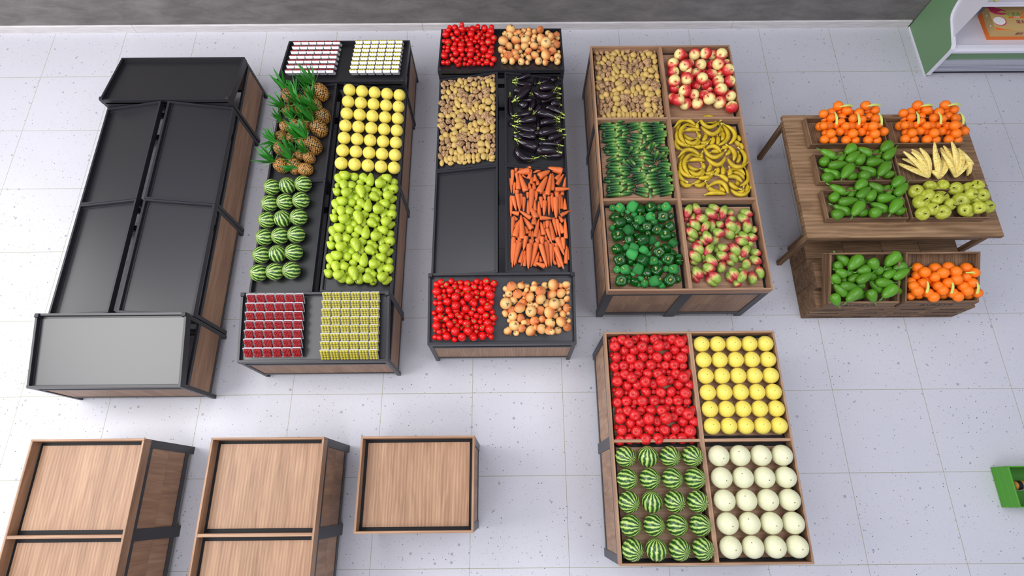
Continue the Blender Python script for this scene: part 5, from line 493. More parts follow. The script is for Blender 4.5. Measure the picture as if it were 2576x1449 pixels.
pp=[(0,-1.02),(.4,-1.0),(.68,-.85),(.86,-.5),(.97,-.05),(1,.35),(.93,.66),(.72,.84),(.4,.86),(.15,.8),(0,.78)]
proto('pepper_g',MB().lathe(pp,20),'pep_g',lob); proto('pepper_m',MB().lathe(pp,20),'pep_m',lob)
proto('pepper_stem',MB().lathe([(0,.56),(.24,.58),(.16,.68),(.08,.72),(.075,1.0),(.11,1.1),(0,1.1)],8),'pep_stem')
proto('mango',MB().lathe([(r*(1+.05*z),z/2) for r,z in circ(14)],16,axis='x'),'mango',lambda c:Vector((c.x,c.y*1.02+.10*(1-4*c.x*c.x),c.z*.9)))
lowp=lambda seg,n,f=lambda t:1: MB().lathe([(math.sin(PI*i/n)*f(i/n) if 0<i<n else 0,-math.cos(PI*i/n)) for i in range(n+1)],seg,smooth=False)
m=MB().lathe([(0,-.92),(.5,-.82),(.9,-.42),(1,.02),(.86,.5),(.5,.84),(0,.95)],9); proto('orange',m,'orange')
proto('stem_scar',MB().lathe([(0,.90),(.05,.93),(.05,.965),(0,.965)],5,smooth=False),'dot')
m=MB(); seg=6
vs=[];fs=[]
for i in range(seg+1):
    t=i/seg; w=.24*(1-.25*t)*(1 if i<seg else .12)+.0; x=.2+2.2*t; z=1.0+.55*math.sin(PI*t*.8)
    vs+=[(x,-w,z),(x,w,z),(x,w*.9,z+.035),(x,-w*.9,z+.035)]
for i in range(seg):
    a=i*4; b=a+4
    for k in range(4): fs.append((a+k,a+(k+1)%4,b+(k+1)%4,b+k))
fs+=[(3,2,1,0),tuple(seg*4+k for k in range(4))]; m.add(vs,fs); 
proto('papaya',MB().lathe([(0,-.5),(.5,-.48),(.9,-.34),(1,-.14),(.88,.1),(.62,.32),(.36,.45),(0,.5)],9,axis='x'),'papaya')
proto('papaya_stalk',MB().tube([(.45,0,0),(.56,.03,.02),(.66,.1,.04),(.665,.1,.04),(.69,.12,.05)],[.09,.06,.07,.15,.15],6,smooth=False),'pap_stem')
pr=[(0,-1.12),(.45,-1.08),(.78,-.86),(.96,-.45),(1,0),(.95,.45),(.78,.82),(.45,1.05),(0,1.1)]
def bumps(c):
    a=math.atan2(c.y,c.x); k=1+.05*max(-.4,math.cos(9*a+c.z*4.2)*math.cos(9*a-c.z*4.2)) if abs(c.z)<1.05 else 1
    return Vector((c.x*k,c.y*k,c.z))
m=MB(); n_=16; prof=[(math.sin(PI*i/n_)**.8 if 0<i<n_ else 0,-1.12*math.cos(PI*i/n_)) for i in range(n_+1)]; m.lathe(prof,36); proto('pineapple',m,'pineapple',bumps)
def leaves(rn,count,lo,hi,w0,zb,tmin,tmax,mat,name):
    m=MB()
    for q in range(count):
        a=2*PI*q/count+rn.uniform(-.3,.3); L=rn.uniform(lo,hi); tilt=rn.uniform(tmin,tmax); curl=rn.uniform(.1,.5); n=5; vs=[]
        for i in range(n+1):
            t=i/n; w=w0*(math.sin(PI*min(1,.25+t*.75))**.8)*(1-t*.15) if i<n else .004
            d=L*t; rad=math.sin(tilt)*d+.1+curl*t*t*.3; z=zb+math.cos(tilt)*d-curl*.25*t*t
            for sy,dz in ((-1,.04),(0,0),(1,.04)): vs.append((math.cos(a)*rad-math.sin(a)*w*sy,math.sin(a)*rad+math.cos(a)*w*sy,z+dz*(1 if i else 1)))
        fs=[]
        for i in range(n):
            for k in (0,1): fs.append((i*3+k,i*3+k+1,(i+1)*3+k+1,(i+1)*3+k))
        m.add(vs,fs)
    PR[name]=m.mesh(name,M[mat])
for v in range(3):
    rn=random.Random(60+v); leaves(rn,12,2.0,3.4,.24,.95,.12,.75,'pine_leaf','crown%d'%v); leaves(rn,4,1.0,1.9,.10,1.0,.7,1.4,'pine_leaf_l','inner%d'%v)
proto('watermelon',MB().lathe([(r,z) for r,z in circ(20)],28),'watermelon')
proto('melon_scar',MB().lathe([(0,.985),(.05,.995),(.04,1.02),(0,1.02)],7),'scar')
proto('yellow_melon',MB().lathe([(r,z) for r,z in circ(16)],24),'ymelon'); proto('cream_melon',MB().lathe([(r*.97,z) for r,z in circ(16)],24),'cmelon')
def place(name,mesh,mw,label,cat,group,kids=()):
    o=link(name,PR[mesh],None,mw); tag(o,label,cat,group)
    for kn,km in kids: link(kn,PR[km],o)
    return o
def SM(a,b=None,c=None): return Matrix.Diagonal((a,b or a,c or b or a,1))
def heap_round(key,name,mesh,cat,base,group,n,kids=lambda fl,q:(),dirf=None,sq=1):
    L=list(items(key)); rk=rows([q[:2] for q,_ in L],n)
    for i,(q,fl) in enumerate(L):
        x,y,z,r=[v/1000 for v in q[:4]]; d=azel(q[4],q[5])
        if dirf: d=dirf(d,fl)
        mw=Matrix.Translation((x,y,z))@orient(d,rnd.uniform(0,6.28))@SM(r*sq*1.07)
        place(name,mesh(fl) if callable(mesh) else mesh,mw,'%s, %s'%(base(fl) if callable(base) else base,spot(*rk[i])),cat,group,kids(fl,i))
cal=lambda fl,i:(('calyx','calyx'),)
heap_round('tomato_far','tomato','tomato','tomato','red tomato in heap beside wall','tomatoes heaped by the wall',9,cal)
heap_round('tomato_near','tomato','tomato','tomato','red tomato in heap farthest from wall','tomatoes heaped on the front tray',10,cal)
onk=lambda fl,i:(('neck','onion_neck'),('root_tuft','root_tuft'))
od=lambda d,fl: -d if 'R' in fl else d
obase=lambda w:(lambda fl:('golden onion showing root, ' if 'R' in fl else 'golden onion showing neck, ' if 'T' in fl else 'golden onion, ')+w)
heap_round('onion_far','onion','onion','onion',obase('heap beside wall'),'onions heaped by the wall',8,onk,od,1.04)
heap_round('onion_near','onion','onion','onion',obase('front heap'),'onions heaped on the front tray',8,onk,od,1.04)
heap_round('red_apple','red_apple','red_apple','apple','red apple in square walnut bin','red apples in the four compartment bin',11,lambda f,i:(('stem','red_stem'),))
heap_round('pink_apple','apple','pink_apple','apple','red and cream apple by wall','red and cream apples in the six compartment bin',7,lambda f,i:(('stem','apple_stem'),))
heap_round('green_apple','green_apple','green_apple','apple','yellow green apple in table crate','green apples in a table crate',4,lambda f,i:(('stem','thick_stem'),))
heap_round('pepper','bell_pepper',lambda fl:'pepper_m' if 'm' in fl else 'pepper_g','pepper',lambda fl:('dull mid green' if 'm' in fl else 'glossy dark green')+' bell pepper in bin','green bell peppers in the six compartment bin',9,lambda f,i:(('stem','pepper_stem'),))
def PX(x,y,z):
    v=R@Vector(((x-1288)/FPX,-(y-724.5)/FPX,-1)); t_=(z-C.z)/v.z; p=C+v*t_; return (p.x,p.y,z)
def leaf_between(A,B,o):
    A=Vector(A);B=Vector(B); d=B-A; side=d.cross(Vector((0,0,1))).normalized(); n=6; vs=[];fs=[]
    for i in range(n+1):
        t=i/n; w=.0135*(.35+.65*min(1,t*2.2)) if t<.99 else .012; c=A+d*t+Vector((0,0,.022*math.sin(PI*t))); 
        for s_,h in ((-1,0),(1,0),(1,.0025),(-1,.0025)): vs.append(tuple(c+side*w*s_+Vector((0,0,h))))
    for i in range(n):
        a=i*4;b=a+4
        for k in range(4): fs.append((a+k,a+(k+1)%4,b+(k+1)%4,b+k))
    fs+=[(3,2,1,0),tuple(n*4+k for k in range(4))]
    link('leaf',MB().add(vs,fs).mesh('leaf',M['leaf']),o,o.matrix_basis.inverted())
def oranges(key,base,group,n,leafs):
    L=list(items(key)); rk=rows([q[:2] for q,_ in L],n); near={}
    for A,B in leafs: near[min((i for i in range(len(L)) if i not in near),key=lambda i:(L[i][0][0]/1000-A[0])**2+(L[i][0][1]/1000-A[1])**2+(L[i][0][2]/1000-A[2]+.04)**2)]=(A,B)
    for i,(q,fl) in enumerate(L):
        x,y,z,r=[v/1000 for v in q[:4]]; d=Vector((.35+rnd.uniform(-.15,.15),.3,.85))
        o=place('orange','orange',Matrix.Translation((x,y,z))@orient(d,i*.9)@SM(r*1.05),'%s%s, %s'%(base,' with leaf' if i in near else '',spot(*rk[i])),'orange',group,(('stem_scar','stem_scar'),))
        if i in near: leaf_between(near[i][0],near[i][1],o)
def lv(org,sc,L,z0,z1,dx=0): 
    out=[]
    for a,b,c_,d in L:
        A=PX(org[0]+a/sc,org[1]+b/sc,z0); B=PX(org[0]+c_/sc,org[1]+d/sc,z1); out.append(((A[0]+dx,A[1],A[2]),(B[0]+dx,B[1],B[2])))
    return out
LA=((690,430,745,790),(1340,445,1400,800),(1975,465,2060,805),(830,285,1235,255),(1620,265,2035,235))
oranges('orange_a','faceted orange in left table crate','oranges in the left table crate',7,lv((2040,245),11.59,LA,1.02,.99)); oranges('orange_b','faceted orange in right table crate','oranges in the right table crate',7,lv((2040,245),11.59,LA,1.02,.99,.916))
oranges('orange_c','faceted orange in deep crate','oranges in the deep crate',6,lv((2270,620),5.118,((318,445,310,600),(635,450,630,605),(955,455,960,610),(415,350,620,355),(815,340,1010,352)),.70,.66))
def heap_long(key,name,cat,base,group,n,build):
    L=list(items(key)); rk=rows([q[:2] for q,_ in L],n)
    for i,(q,fl) in enumerate(L):
        x,y,z,r=[v/1000 for v in q[:4]]; d=azel(q[4],q[5]); l=q[6]/1000
        mesh,sx,sy,sz,kids=build(fl,r,l,i)
        place(name,mesh,Matrix.Translation((x,y,z))@orx(d*getattr(build,'flip',1),build.roll(fl,i) if hasattr(build,'roll') else rnd.uniform(-.5,.5))@SM(sx,sy,sz),'%s, %s'%(base(fl) if callable(base) else base,spot(*rk[i])),cat,group,kids)
def b_pear(fl,r,l,i): r*=1.17; l=max(l*1.2,r*2.3); return 'pear',l,r,r,(('stem','pear_stem'),)
b_pear.flip=-1
heap_long('pear','pear','pear','bright green pear on black tray','green pears on a sloping tray',16,b_pear)
def b_egg(fl,r,l,i):
    n='eggplant_curved' if 'c' in fl else 'eggplant'; r*=1.38; l=max(l*1.28,r*2.6); return n,l,r,r,(('cap',n+'_cap'),)
b_egg.roll=lambda fl,i: 0
b_egg.flip=-1
heap_long('eggplant','eggplant','eggplant','glossy black eggplant','eggplants on a sloping tray',9,b_egg)
def b_car(fl,r,l,i): r*=1.1; l=max(l*1.03,r*3.6); return 'carrot',l,r,r,(('crown','carrot_crown'),)
heap_long('carrot','carrot','carrot','orange carrot on black tray','carrots on a sloping tray',12,b_car)
def b_pot(fl,r,l,i): return ('potato_s%d' if 's' in fl else 'potato_y%d')%(i%3),max(l,r*1.05)*1.12,r*1.12,r*1.05,()
for k,w,g in (('potato_tray','on black tray','potatoes on a sloping tray'),('potato_bin','in wooden bin','potatoes in the six compartment bin')):
    heap_long(k,'potato','potato',(lambda fl,w=w:('speckled brown' if 's' in fl else 'smooth tan')+' potato '+w),g,16,b_pot)
def b_cuc(fl,r,l,i): return ('cucumber_curved' if 'c' in fl else 'cucumber'),max(l*1.12,.045),r*1.26,r*1.26,(('blossom_tip','blossom_tip'),)
heap_long('cucumber','cucumber','cucumber','small green cucumber in bin','cucumbers in the six compartment bin',15,b_cuc)
def b_man(fl,r,l,i): l=max(l*1.12,r*2.1); return 'mango',-l if False else l,r,r,()
# mango data point from red end to green end: the gradient runs the other way
L=list(items('mango')); rk=rows([q[:2] for q,_ in L],9)
for i,(q,fl) in enumerate(L):
    x,y,z,r=[v/1000 for v in q[:4]]; d=azel(q[4],q[5]); l=max(q[6]/1000*1.26,r*2.5); r*=1.04
    place('mango','mango',Matrix.Translation((x,y,z))@orx(d,rnd.uniform(-.6,.6))@SM(l,r,r),'green and red mango in bin, %s'%spot(*rk[i]),'mango','mangoes in the six compartment bin')
def b_pap(fl,r,l,i): r*=1.1; l=max(l*1.12,r*2.3); return 'papaya',l,r,r,(('stalk','papaya_stalk'),)
for k,w,g in (('papaya_a','middle table crate','papayas in the middle left table crate'),('papaya_b','front table crate','papayas in the front left table crate'),('papaya_c','deep crate','papayas in the deep crate')):
    heap_long(k,'papaya','papaya','green papaya in '+w,g,4 if k!='papaya_c' else 6,b_pap)
# bananas
def banana(o_name,pts_L,sag,r,mw,label,group):
    n=10; P=[];Rr=[]
    for i in range(n+1):
        t=i/n; x=pts_L*(t-.5); y=sag*(1-(2*t-1)**2); P.append((x,y,0)); e=1-abs(2*t-1)**3.2; Rr.append(r*(.32+.68*e))
    mb=MB().tube(P,Rr,6); me=mb.mesh('banana',M['banana']); o=link(o_name,me,None,mw); tag(o,label,'banana',group)
    e=Vector(P[-1]); d=(e-Vector(P[-2])).normalized(); m=MB().tube([e-d*.002,e+d*.02,e+d*.03],[r*.34,r*.3,r*.5],5,False).mesh('stalk',M['banana_stem']); link('stalk',m,o)
    s=Vector(P[0]); d=(s-Vector(P[1])).normalized(); m=MB().tube([s-d*.002,s+d*.006],[r*.33,r*.22],5,False).mesh('tip',M['banana_tip']); link('tip',m,o)
L=list(items('banana')); rk=rows([q[:2] for q,_ in L],9)
for i,(q,fl) in enumerate(L):
    x,y,z,r=[v/1000 for v in q[:4]]; l=q[6]/1000; s=q[7]/1000; k=.94 if l>.12 else 1
    banana('banana',l*k,s,.0258,Matrix.Translation((x,y,z))@orx(azel(q[4],0)),'yellow banana in wooden bin, %s'%spot(*rk[i]),'yellow bananas in the six compartment bin')
# pale banana bunches: root point and finger tips, metres
def pale(root,fingers,label):
    t=empty('banana_bunch',root); tag(t,label,'banana bunch','pale banana bunches in a table crate'); rt=Vector(root)
    for tx,ty,tz,b in fingers:
        T=Vector((tx,ty,tz))-rt; side=Vector((-T.y,T.x,0)).normalized(); n=8; P=[];Rr=[]
        for i in range(n+1):
            u=i/n; P.append(T*u+side*b*math.sin(PI*u)+Vector((0,0,.035*math.sin(PI*u)))); Rr.append(.030*(.35+.65*math.sin(PI*min(1,u*.85+.12))) if i<n else .009)
        link('banana',MB().tube(P,Rr,5,False).mesh('banana',M['pale_banana']),t)
pale((11.062, -2.198, 0.855),[(10.764, -2.015, 0.85, 0.03), (10.836, -1.957, 0.85, -0.01), (10.808, -1.916, 0.93, 0.02), (10.874, -1.995, 0.92, 0.0), (10.88, -1.934, 0.95, -0.01), (10.93, -1.869, 0.9, -0.02), (10.982, -1.888, 0.95, -0.02)],'pale spotted banana bunch lying at left in its crate')
pale((11.171, -2.215, 0.855),[(11.121, -1.849, 1.0, 0.035), (11.115, -1.913, 0.98, 0.01), (11.264, -1.852, 0.9, -0.02), (11.096, -2.121, 0.86, 0.01), (11.281, -2.029, 0.87, -0.01)],'pale spotted banana bunch standing between the other two bunches')
pale((11.362, -2.197, 0.855),[(11.201, -1.951, 0.96, 0.02), (11.267, -1.88, 0.9, 0.02), (11.281, -1.839, 0.92, 0.0), (11.312, -1.843, 1.0, 0.0), (11.384, -1.935, 0.98, -0.02), (11.504, -1.98, 0.9, -0.02)],'pale spotted banana bunch beside the loose bananas at right')
pale((11.419, -1.894, 0.93),[(11.536, -2.089, 0.93, -0.05)],'single pale banana curving over the crate corner at right')
pale((11.48, -2.03, 0.93),[(11.528, -2.163, 0.86, -0.025), (11.504, -2.18, 0.85, -0.0)],'small pair of pale bananas hanging at the crate corner')
# pineapples
L=list(items('pineapple')); rk=rows([q[:2] for q,_ in L],7)
for i,(q,fl) in enumerate(L):
    x,y,z,r=[v/1000 for v in q[:4]]; d=azel(q[4],q[5]); d=(d+Vector((-.35,.25,.1))).normalized()
    place('pineapple','pineapple',Matrix.Translation((x,y,z))@orient(d,rnd.uniform(0,6))@SM(r*1.06,r*1.06,r*1.12),'ripe pineapple with green crown, %s'%spot(*rk[i]),'pineapple','pineapples on a sloping tray',(('crown','crown%d'%(i%3)),('inner_leaves','inner%d'%(i%3))))
# melons in rows
def lerp(a,b,t): return a+(b-a)*t
def viewbasis(P):
    w=(C-Vector(P)).normalized(); u=Vector((R[0][0],R[1][0],R[2][0])); u=(u-u.dot(w)*w).normalized(); return u,w.cross(u),w
def grid(nx,ny,x0,x1,y0,y1,zf,r,name,mesh,cat,base,group,dirf,kid=None,sc=(1,1,1)):
    for j in range(ny):
        for i in range(nx):
            x=lerp(x0,x1,i/(nx-1)); y=lerp(y0,y1,j/(ny-1)); z=zf(x)+r
            u,v,w=viewbasis((x,y,z)); a,b,c=dirf(i,j); d=u*a+v*b+w*c
            place(name,mesh,Matrix.Translation((x,y,z))@orient(d,rnd.uniform(0,6.28))@SM(r*sc[0],r*sc[1],r*sc[2]),'%s, %s'%(base,spot(j,i)),cat,group,((kid[0],kid[1]),) if kid else ())
trayR=lambda xl,xr,a,b:(lambda x: lerp(a,b,(x-xl)/(xr-xl))-.046)
grid(5,7,4.560,5.128,-.975,-1.975,trayR(4.447,5.189,.862,.734),.0715,'yellow_melon','yellow_melon','melon','yellow melon on black tray','yellow melons on a sloping tray',lambda i,j:(.16,.5,.85),('stem_scar','melon_scar'),(1,1,1))
grid(5,6,8.307,8.935,-4.082,-4.872,lambda x:.80,.0775,'yellow_melon','yellow_melon','melon','yellow melon in walnut bin','yellow melons in the four compartment bin',lambda i,j:(.22,.2,.95),('stem_scar','melon_scar'))
grid(4,5,8.328,8.908,-5.140,-5.905,lambda x:.80,.0965,'cream_melon','cream_melon','melon','cream melon in walnut bin','cream melons in the four compartment bin',lambda i,j:(-.03,.35,.93) if i==1 else (.42,-.25,.87),('stem_scar','melon_scar'))
grid(4,5,7.475,8.086,-5.140,-5.918,lambda x:.80,.0945,'watermelon','watermelon','watermelon','striped watermelon in walnut bin','watermelons in the four compartment bin',lambda i,j:((.1,.85,.5) if j%2==0 else (.8,-.1,.6)) if i==1 else ((.6,-.35,.72) if j%2==0 else (.85,-.1,.5)),('stem_scar','melon_scar'))
grid(3,6,3.797,4.163,-2.228,-3.254,trayR(3.695,4.437,.734,.862),.0915,'watermelon','watermelon','watermelon','striped watermelon on black tray','watermelons on a sloping tray',lambda i,j:(-.35,.8,.45) if (i==1 and j%2==0) else (-.85,0,.5),('stem_scar','melon_scar'))
# punnets
def punnet_mesh(kind):
    W,Hh,D=.090,.108,.028
    m=MB(); a=.012; t=.002
    def ring(w,h,z): return [(-w/2,-h/2,z),(w/2,-h/2,z),(w/2,h/2,z),(-w/2,h/2,z)]
    o=ring(W-a,Hh-a,0)+ring(W,Hh,D)+ring(W-2*t,Hh-2*t,D)+ring(W-a-2*t,Hh-a-2*t,t)
    fs=[(3,2,1,0)]+[(i,(i+1)%4,4+(i+1)%4,4+i) for i in range(4)]+[(4+i,4+(i+1)%4,8+(i+1)%4,8+i) for i in range(4)]+[(8+i,8+(i+1)%4,12+(i+1)%4,12+i) for i in range(4)]+[(12,13,14,15)]
    m.add(o,fs); m.box(-W/2-.002,W/2+.002,-Hh/2-.002,-Hh/2,D-.003,D); m.box(-W/2-.002,W/2+.002,Hh/2,Hh/2+.002,D-.003,D)
    PR['tray_'+kind]=m.mesh('punnet_tray',M['white'])
    m=MB(); m.box(-W/2+.001,W/2-.001,-Hh/2+.001,Hh/2-.001,D+.0205 if kind=='y' else D+.012,D+.0212 if kind=='y' else D+.0127); PR['film_'+kind]=m.mesh('film',M['film'])
    m=MB(); rn=random.Random(5)
    if kind=='y':
        for i in range(3):
            for j in range(4): m.ico(.0148,2,c=(-.0285+.0285*i,-.042+.028*j,D+.0045))
        PR['fruit_y']=m.mesh('fruit',M['yfruit'])
    else:
        for lay,(nx,ny) in enumerate(((6,7),(6,7),(5,6))):
            for i in range(nx):
                for j in range(ny): m.ico(.0086,2,c=(-.029+.058*i/(nx-1)+rn.uniform(-.002,.002),-.0385+.077*j/(ny-1)+rn.uniform(-.002,.002),.012+.013*lay+rn.uniform(0,.004)))
        PR['fruit_r']=m.mesh('fruit',M['cherry'])
punnet_mesh('r'); punnet_mesh('y')
def packs(nx,ny,x0,x1,y0,y1,kind,zf,face,base,group):
    for j in range(ny):
        for i in range(nx):
            x=lerp(x0,x1,i/(nx-1)); y=lerp(y0,y1,j/(ny-1)); slope=math.atan2(.144,.73)*face
            # tray leans: bottom edge on the shelf, face turned to the outer side
            th=math.radians(50 if face>0 else 64)*face
            n=Vector((0,-math.sin(th),math.cos(th))); up=Vector((0,math.cos(th)*face,math.sin(th)*face)) 
            mw=Matrix.Translation((x,y,zf(y)+.062))@Matrix.Rotation(th,4,'X')
            if face<0: mw=mw@Matrix.Rotation(PI,4,'Z')
            o=link('fruit_punnet',PR['tray_'+kind],None,mw); tag(o,'%s, %s'%(base,spot(j,i)),'punnet',group)
            f=link('fruit',PR['fruit_'+kind],o); f['kind']='stuff'; link('film',PR['film_'+kind],o)
nearz=lambda y: lerp(.728,.872,(y+4.19)/.695)-.046; farz=lambda y: lerp(.872,.728,(y+.856)/.756)-.046
packs(6,7,3.815,4.298,-3.555,-4.085,'r',nearz,1,'white punnet of red berries, front tray','red berry punnets on the front tray')
packs(6,8,4.578,5.062,-3.545,-4.110,'y',nearz,1,'white punnet of yellow fruit, front tray','yellow fruit punnets on the front tray')
packs(6,7,3.835,4.315,-.215,-.735,'r',farz,-1,'white punnet of red berries, beside wall','red berry punnets on the back tray')
packs(6,8,4.595,5.085,-.205,-.740,'y',farz,-1,'white punnet of yellow fruit, beside wall','yellow fruit punnets on the back tray')
# ---------------------------------------------------------------- refrigerated case by the wall
t=empty('display_refrigerator',(12.15,.3,0)); tag(t,'green and white open refrigerated display case standing against the wall','refrigerator'); off=Matrix.Translation(-t.location)
def p(name,m,mat,par=t): return link(name,m.mesh(name,M[mat]),par,off if par==t else None)
prof=[(-.09,.03),(-.09,.455),(-.083,.50),(-.045,.535),(.137,.59),(.28,.635),(.33,.665),(.365,.72),(.395,.80),(.42,.95),(.44,1.15),(.45,1.9),(.775,1.9),(.775,.0),(-.06,.0)]
p('side_panel',MB().prism(prof,12.152,12.172),'cab_green')
m=MB(); edge=prof[:12]
for (a,b),(c,d) in zip(edge,edge[1:]):
    m.hexa([(12.148,a,b),(12.20,a,b),(12.20,c,d),(12.148,c,d),(12.148,a-.012,b+.006),(12.20,a-.012,b+.006),(12.20,c-.012,d+.006),(12.148,c-.012,d+.006)])
m.box(12.146,12.16,-.10,.77,0,.022); p('edge_trim',m,'cab_white')
X1=14.5
p('plinth',MB().box(12.2,X1,-.04,.7,0,.075),'kick')
m=MB(); m.box(12.2,X1,-.075,-.04,.075,.285)
for k in range(5): m.box(12.2,X1,-.083,-.075,.085+.026*k,.098+.026*k,b=.002)
p('bumper',m,'alu')
p('front_panel',MB().box(12.2,X1,-.05,-.02,.285,.42),'cab_green')
p('front_rail',MB().prism([(-.06,.42),(-.095,.43),(-.10,.47),(-.08,.50),(-.02,.50),(-.02,.42)],12.2,X1),'cab_white')
p('deck',MB().box(12.172,X1,-.02,.70,.44,.47),'cab_in')
p('back_panel',MB().box(12.172,X1,.70,.775,.075,1.9),'cab_in')
p('inner_side',MB().box(12.172,12.182,.05,.70,.47,1.85),'cab_in')
p('shelf',MB().box(12.2,X1,.335,.70,.815,.835),'cab_in')
m=MB(); m.box(12.2,X1,.315,.335,.79,.85,b=.004); m.box(12.2,X1,.305,.315,.80,.812); p('price_rail',m,'cab_white')
m=MB(); cur=[(.12,.60),(.20,.66),(.26,.76),(.30,.9),(.31,1.2),(.31,1.5)]
for (a,b),(c,d) in zip(cur,cur[1:]): m.hexa([(12.235,a,b),(12.241,a,b),(12.241,c,d),(12.235,c,d),(12.235,.6,b),(12.241,.6,b),(12.241,.6,d),(12.235,.6,d)])
p('glass_end',m,'glass')
# fruit carton
bx0,bx1,by0,by1,bz=12.695,13.35,.09,.49,.4705; bh=.155
t2=empty('fruit_carton',(bx0,by0,bz)); tag(t2,'tan and orange cardboard fruit carton with dragon fruit picture inside the display case','carton')
def q(name,m,mat): return link(name,m.mesh(name,M[mat]),t2,Matrix.Translation((-bx0,-by0,-bz)))
q('carton_body',MB().box(bx0,bx1,by0,by1,bz,bz+bh,b=.002),'card')
q('carton_lid',MB().box(bx0-.004,bx1+.004,by0-.004,by1+.004,bz+bh,bz+bh+.006,b=.002),'card')
m=MB(); m.prism([(by0-.001,bz),(by0-.001,bz+.055),(by0-.0002,bz+.055),(by0-.0002,bz)],bx0,bx1); m.add([(bx0-.001,by0,bz),(bx0-.001,by1,bz),(bx0-.001,by1,bz+.07),(bx0-.001,by0+.15,bz+.05),(bx0-.001,by0,bz+.06)],[(0,1,2,3,4)]); zt=bz+bh+.0064
m.add([(bx0,by0,zt),(bx0+.26,by0,zt),(bx0+.12,by0+.015,zt),(bx0,by0+.055,zt)],[(0,1,2,3)]); q('orange_band',m,'card_o')
def blob(pts,z,mat,name): q(name,MB().add([(x,y,z) for x,y in pts],[tuple(range(len(pts)))]),mat)
ell=lambda cx,cy,a,b,th,n=20:[(cx+a*math.cos(2*PI*k/n)*math.cos(th)-b*math.sin(2*PI*k/n)*math.sin(th),cy+a*math.cos(2*PI*k/n)*math.sin(th)+b*math.sin(2*PI*k/n)*math.cos(th)) for k in range(n)]
blob(ell(bx0+.115,by0+.315,.11,.055,-.25),zt+.0004,'mag','print_fruit'); blob(ell(bx0+.05,by0+.37,.06,.03,-.3),zt+.0006,'mag','print_fruit')
blob([(bx0+.10,by0+.30),(bx0+.17,by0+.325),(bx0+.25,by0+.28),(bx0+.17,by0+.29)],zt+.0008,'pr_lime','print_leaf'); blob([(bx0+.16,by0+.26),(bx0+.24,by0+.235),(bx0+.2,by0+.19),(bx0+.19,by0+.24)],zt+.0008,'pr_lime','print_leaf')
blob(ell(bx0+.09,by0+.15,.085,.075,.1),zt+.0004,'mag','print_slice'); blob(ell(bx0+.085,by0+.155,.078,.067,.1),zt+.0008,'pr_white','print_slice')
m=MB(); rs=random.Random(3)
for k in range(40):
    a=rs.uniform(0,6.28); rr=math.sqrt(rs.random()); x=bx0+.085+.068*rr*math.cos(a); y=by0+.155+.058*rr*math.sin(a); m.add([(x,y,zt+.0011),(x+.003,y,zt+.0011),(x+.0015,y+.003,zt+.0011)],[(0,1,2)])
o=q('print_seeds',m,'ink'); o['kind']='stuff'
def word(s,size,x,y,mat,z=None): o=link('lettering',text(s,size,.0003,mat=mat),t2,Matrix.Translation((x-bx0,y-by0,(z or zt)+.0008-bz)))
word('农富国',.062,bx0+.30,by0+.262,'pr_green'); blob([(bx0+.215,by0+.20),(bx0+.60,by0+.20),(bx0+.60,by0+.228),(bx0+.215,by0+.228)],zt+.0004,'card_o','print_bar'); word('百·果·果',.022,bx0+.33,by0+.214,'pr_white'); word('果利',.066,bx0+.36,by0+.13,'pr_plum')
blob(ell(bx0+.44,by0+.27,.045,.03,.2),zt+.0005,'card_o','print_ring'); blob(ell(bx0+.44,by0+.27,.024,.014,.2),zt+.0009,'card','print_ring')
link('lettering',text('果利',.05,.0003,mat='pr_plum'),t2,Matrix.Translation((.34,-.0022,.10))@Matrix.Rotation(PI/2,4,'X'))
m=MB(); 
for yy in (by0+.12,by0+.29): m.add([(bx0-.0015,yy+.012*math.cos(2*PI*k/12),bz+.115+.012*math.sin(2*PI*k/12)) for k in range(12)],[tuple(range(12))])
q('vent_hole',m,'pr_white')
# yellow pomelo on the shelf
o=link('pomelo',MB().lathe([(0,-.095),(.05,-.085),(.085,-.05),(.097,0),(.085,.05),(.05,.09),(.02,.105),(0,.108)],18).mesh('pomelo',plain('yellow pomelo rind',srgb(216,190,60),.45)),None,Matrix.Translation((12.60,.455,.932))); tag(o,'yellow pomelo on the upper shelf of the display case','pomelo')
link('leaf',MB().add([(-.012,-.06,-.088),(.012,-.06,-.088),(.018,-.1,-.09),(0,-.112,-.089),(-.018,-.1,-.09),(0,-.075,-.084)],[(0,1,5),(1,2,3,5),(3,4,0,5)]).mesh('leaf',M['leaf']),o)
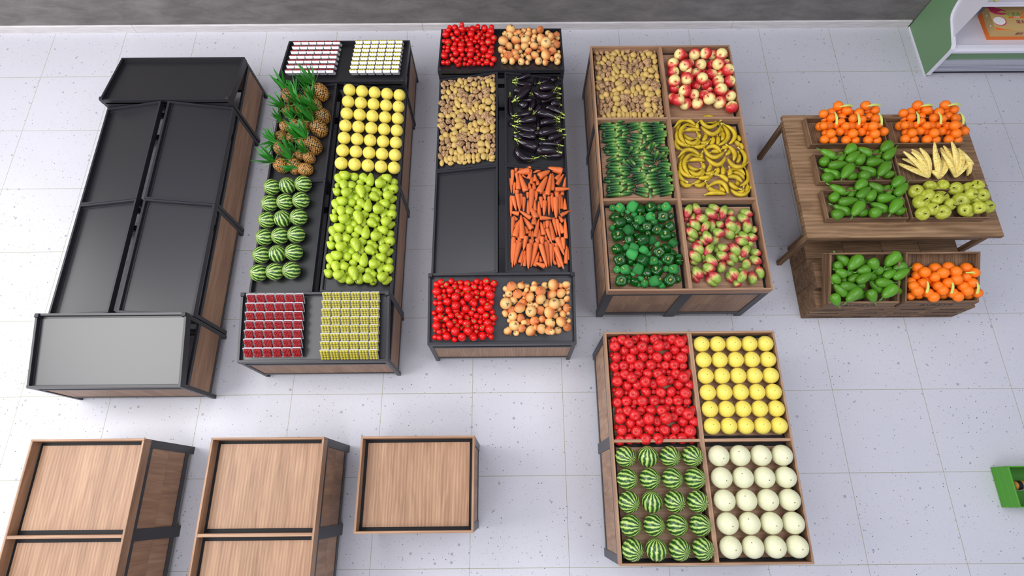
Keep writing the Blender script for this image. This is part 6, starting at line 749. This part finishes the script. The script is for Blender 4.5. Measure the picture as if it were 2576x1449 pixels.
# green crate at the right edge
gx0,gx1,gy0,gy1,gh=11.505,12.15,-5.62,-5.222,.232
t3=empty('plastic_crate',(gx0,gy0,0)); tag(t3,'bright green plastic crate with slatted side standing on the floor','crate')
def g(name,m,mat): return link(name,m.mesh(name,M[mat]),t3,Matrix.Translation((-gx0,-gy0,0)))
for k in range(3):
    z0=.003+k*.0765; z1=z0+.0745
    for nm,a in (('end_slat',(gx0,gx0+.012,gy0,gy1)),('end_slat',(gx1-.012,gx1,gy0,gy1)),('side_slat',(gx0+.012,gx1-.012,gy0,gy0+.012)),('side_slat',(gx0+.012,gx1-.012,gy1-.012,gy1))): g(nm,MB().box(*a,z0,z1,b=.002),'crate_green')
g('crate_base',MB().box(gx0+.012,gx1-.012,gy0+.012,gy1-.012,.003,.02),'crate_green_d')
g('inner_lip',MB().box(gx0+.012,gx0+.02,gy0+.012,gy1-.012,.02,.225),'crate_green_d')
o=link('jar',MB().lathe([(0,0),(.03,0),(.043,.02),(.045,.05),(.045,.12),(.04,.135),(.036,.14),(.036,.2),(0,.2)],16,axis='x').mesh('jar',M['cork']),None,Matrix.Translation((11.635,-5.405,.066))); tag(o,'tan rounded jar with black band lying in the green crate','jar')
link('band',MB().lathe([(.0455,.03),(.0458,.031),(.0458,.075),(.0455,.076)],16,axis='x').mesh('band',M['gap']),o); link('white_base',MB().box(.01,.12,-.05,-.035,-.045,-.01,b=.004).mesh('white_base',M['white']),o)
# ---------------------------------------------------------------- light
def area(name,loc,target,sx,sy,power,col=(1,1,1)):
    l=bpy.data.lights.new(name,'AREA'); l.shape='RECTANGLE'; l.size=sx; l.size_y=sy; l.energy=power; l.color=col
    o=bpy.data.objects.new(name,l); COL.objects.link(o); o.location=loc; o.rotation_euler=(Vector(target)-Vector(loc)).to_track_quat('-Z','Y').to_euler(); return o
area('skylight',(-0.9,-4.6,7.0),(2.2,-3.8,0),5.2,5.0,650,(1,.985,.97))
area('window_wall',(-7.6,-2.6,3.6),(3,-3.0,1.0),7,5,480,(1,.985,.97))
area('aisle_fill',(3.6,-2.0,8.0),(3.8,-2.2,0),2.4,2.4,110,(.98,.985,1))  # added overhead fill, no real fitting: lifts the aisle floors between the islands
area('ceiling_panel',(10.6,-4.4,8.4),(9.6,-4.2,0),4.5,4,230,(.98,.985,1))
area('front_fill',(5.0,-9.2,8.0),(5.2,-3.5,0),6,3,270,(.98,.985,1))  # added fill, set far forward so the sloping trays do not mirror it
W=bpy.data.worlds.new('room'); SC.world=W; W.use_nodes=True; b=W.node_tree.nodes['Background']; b.inputs[0].default_value=(.80,.81,1,1); b.inputs[1].default_value=.55
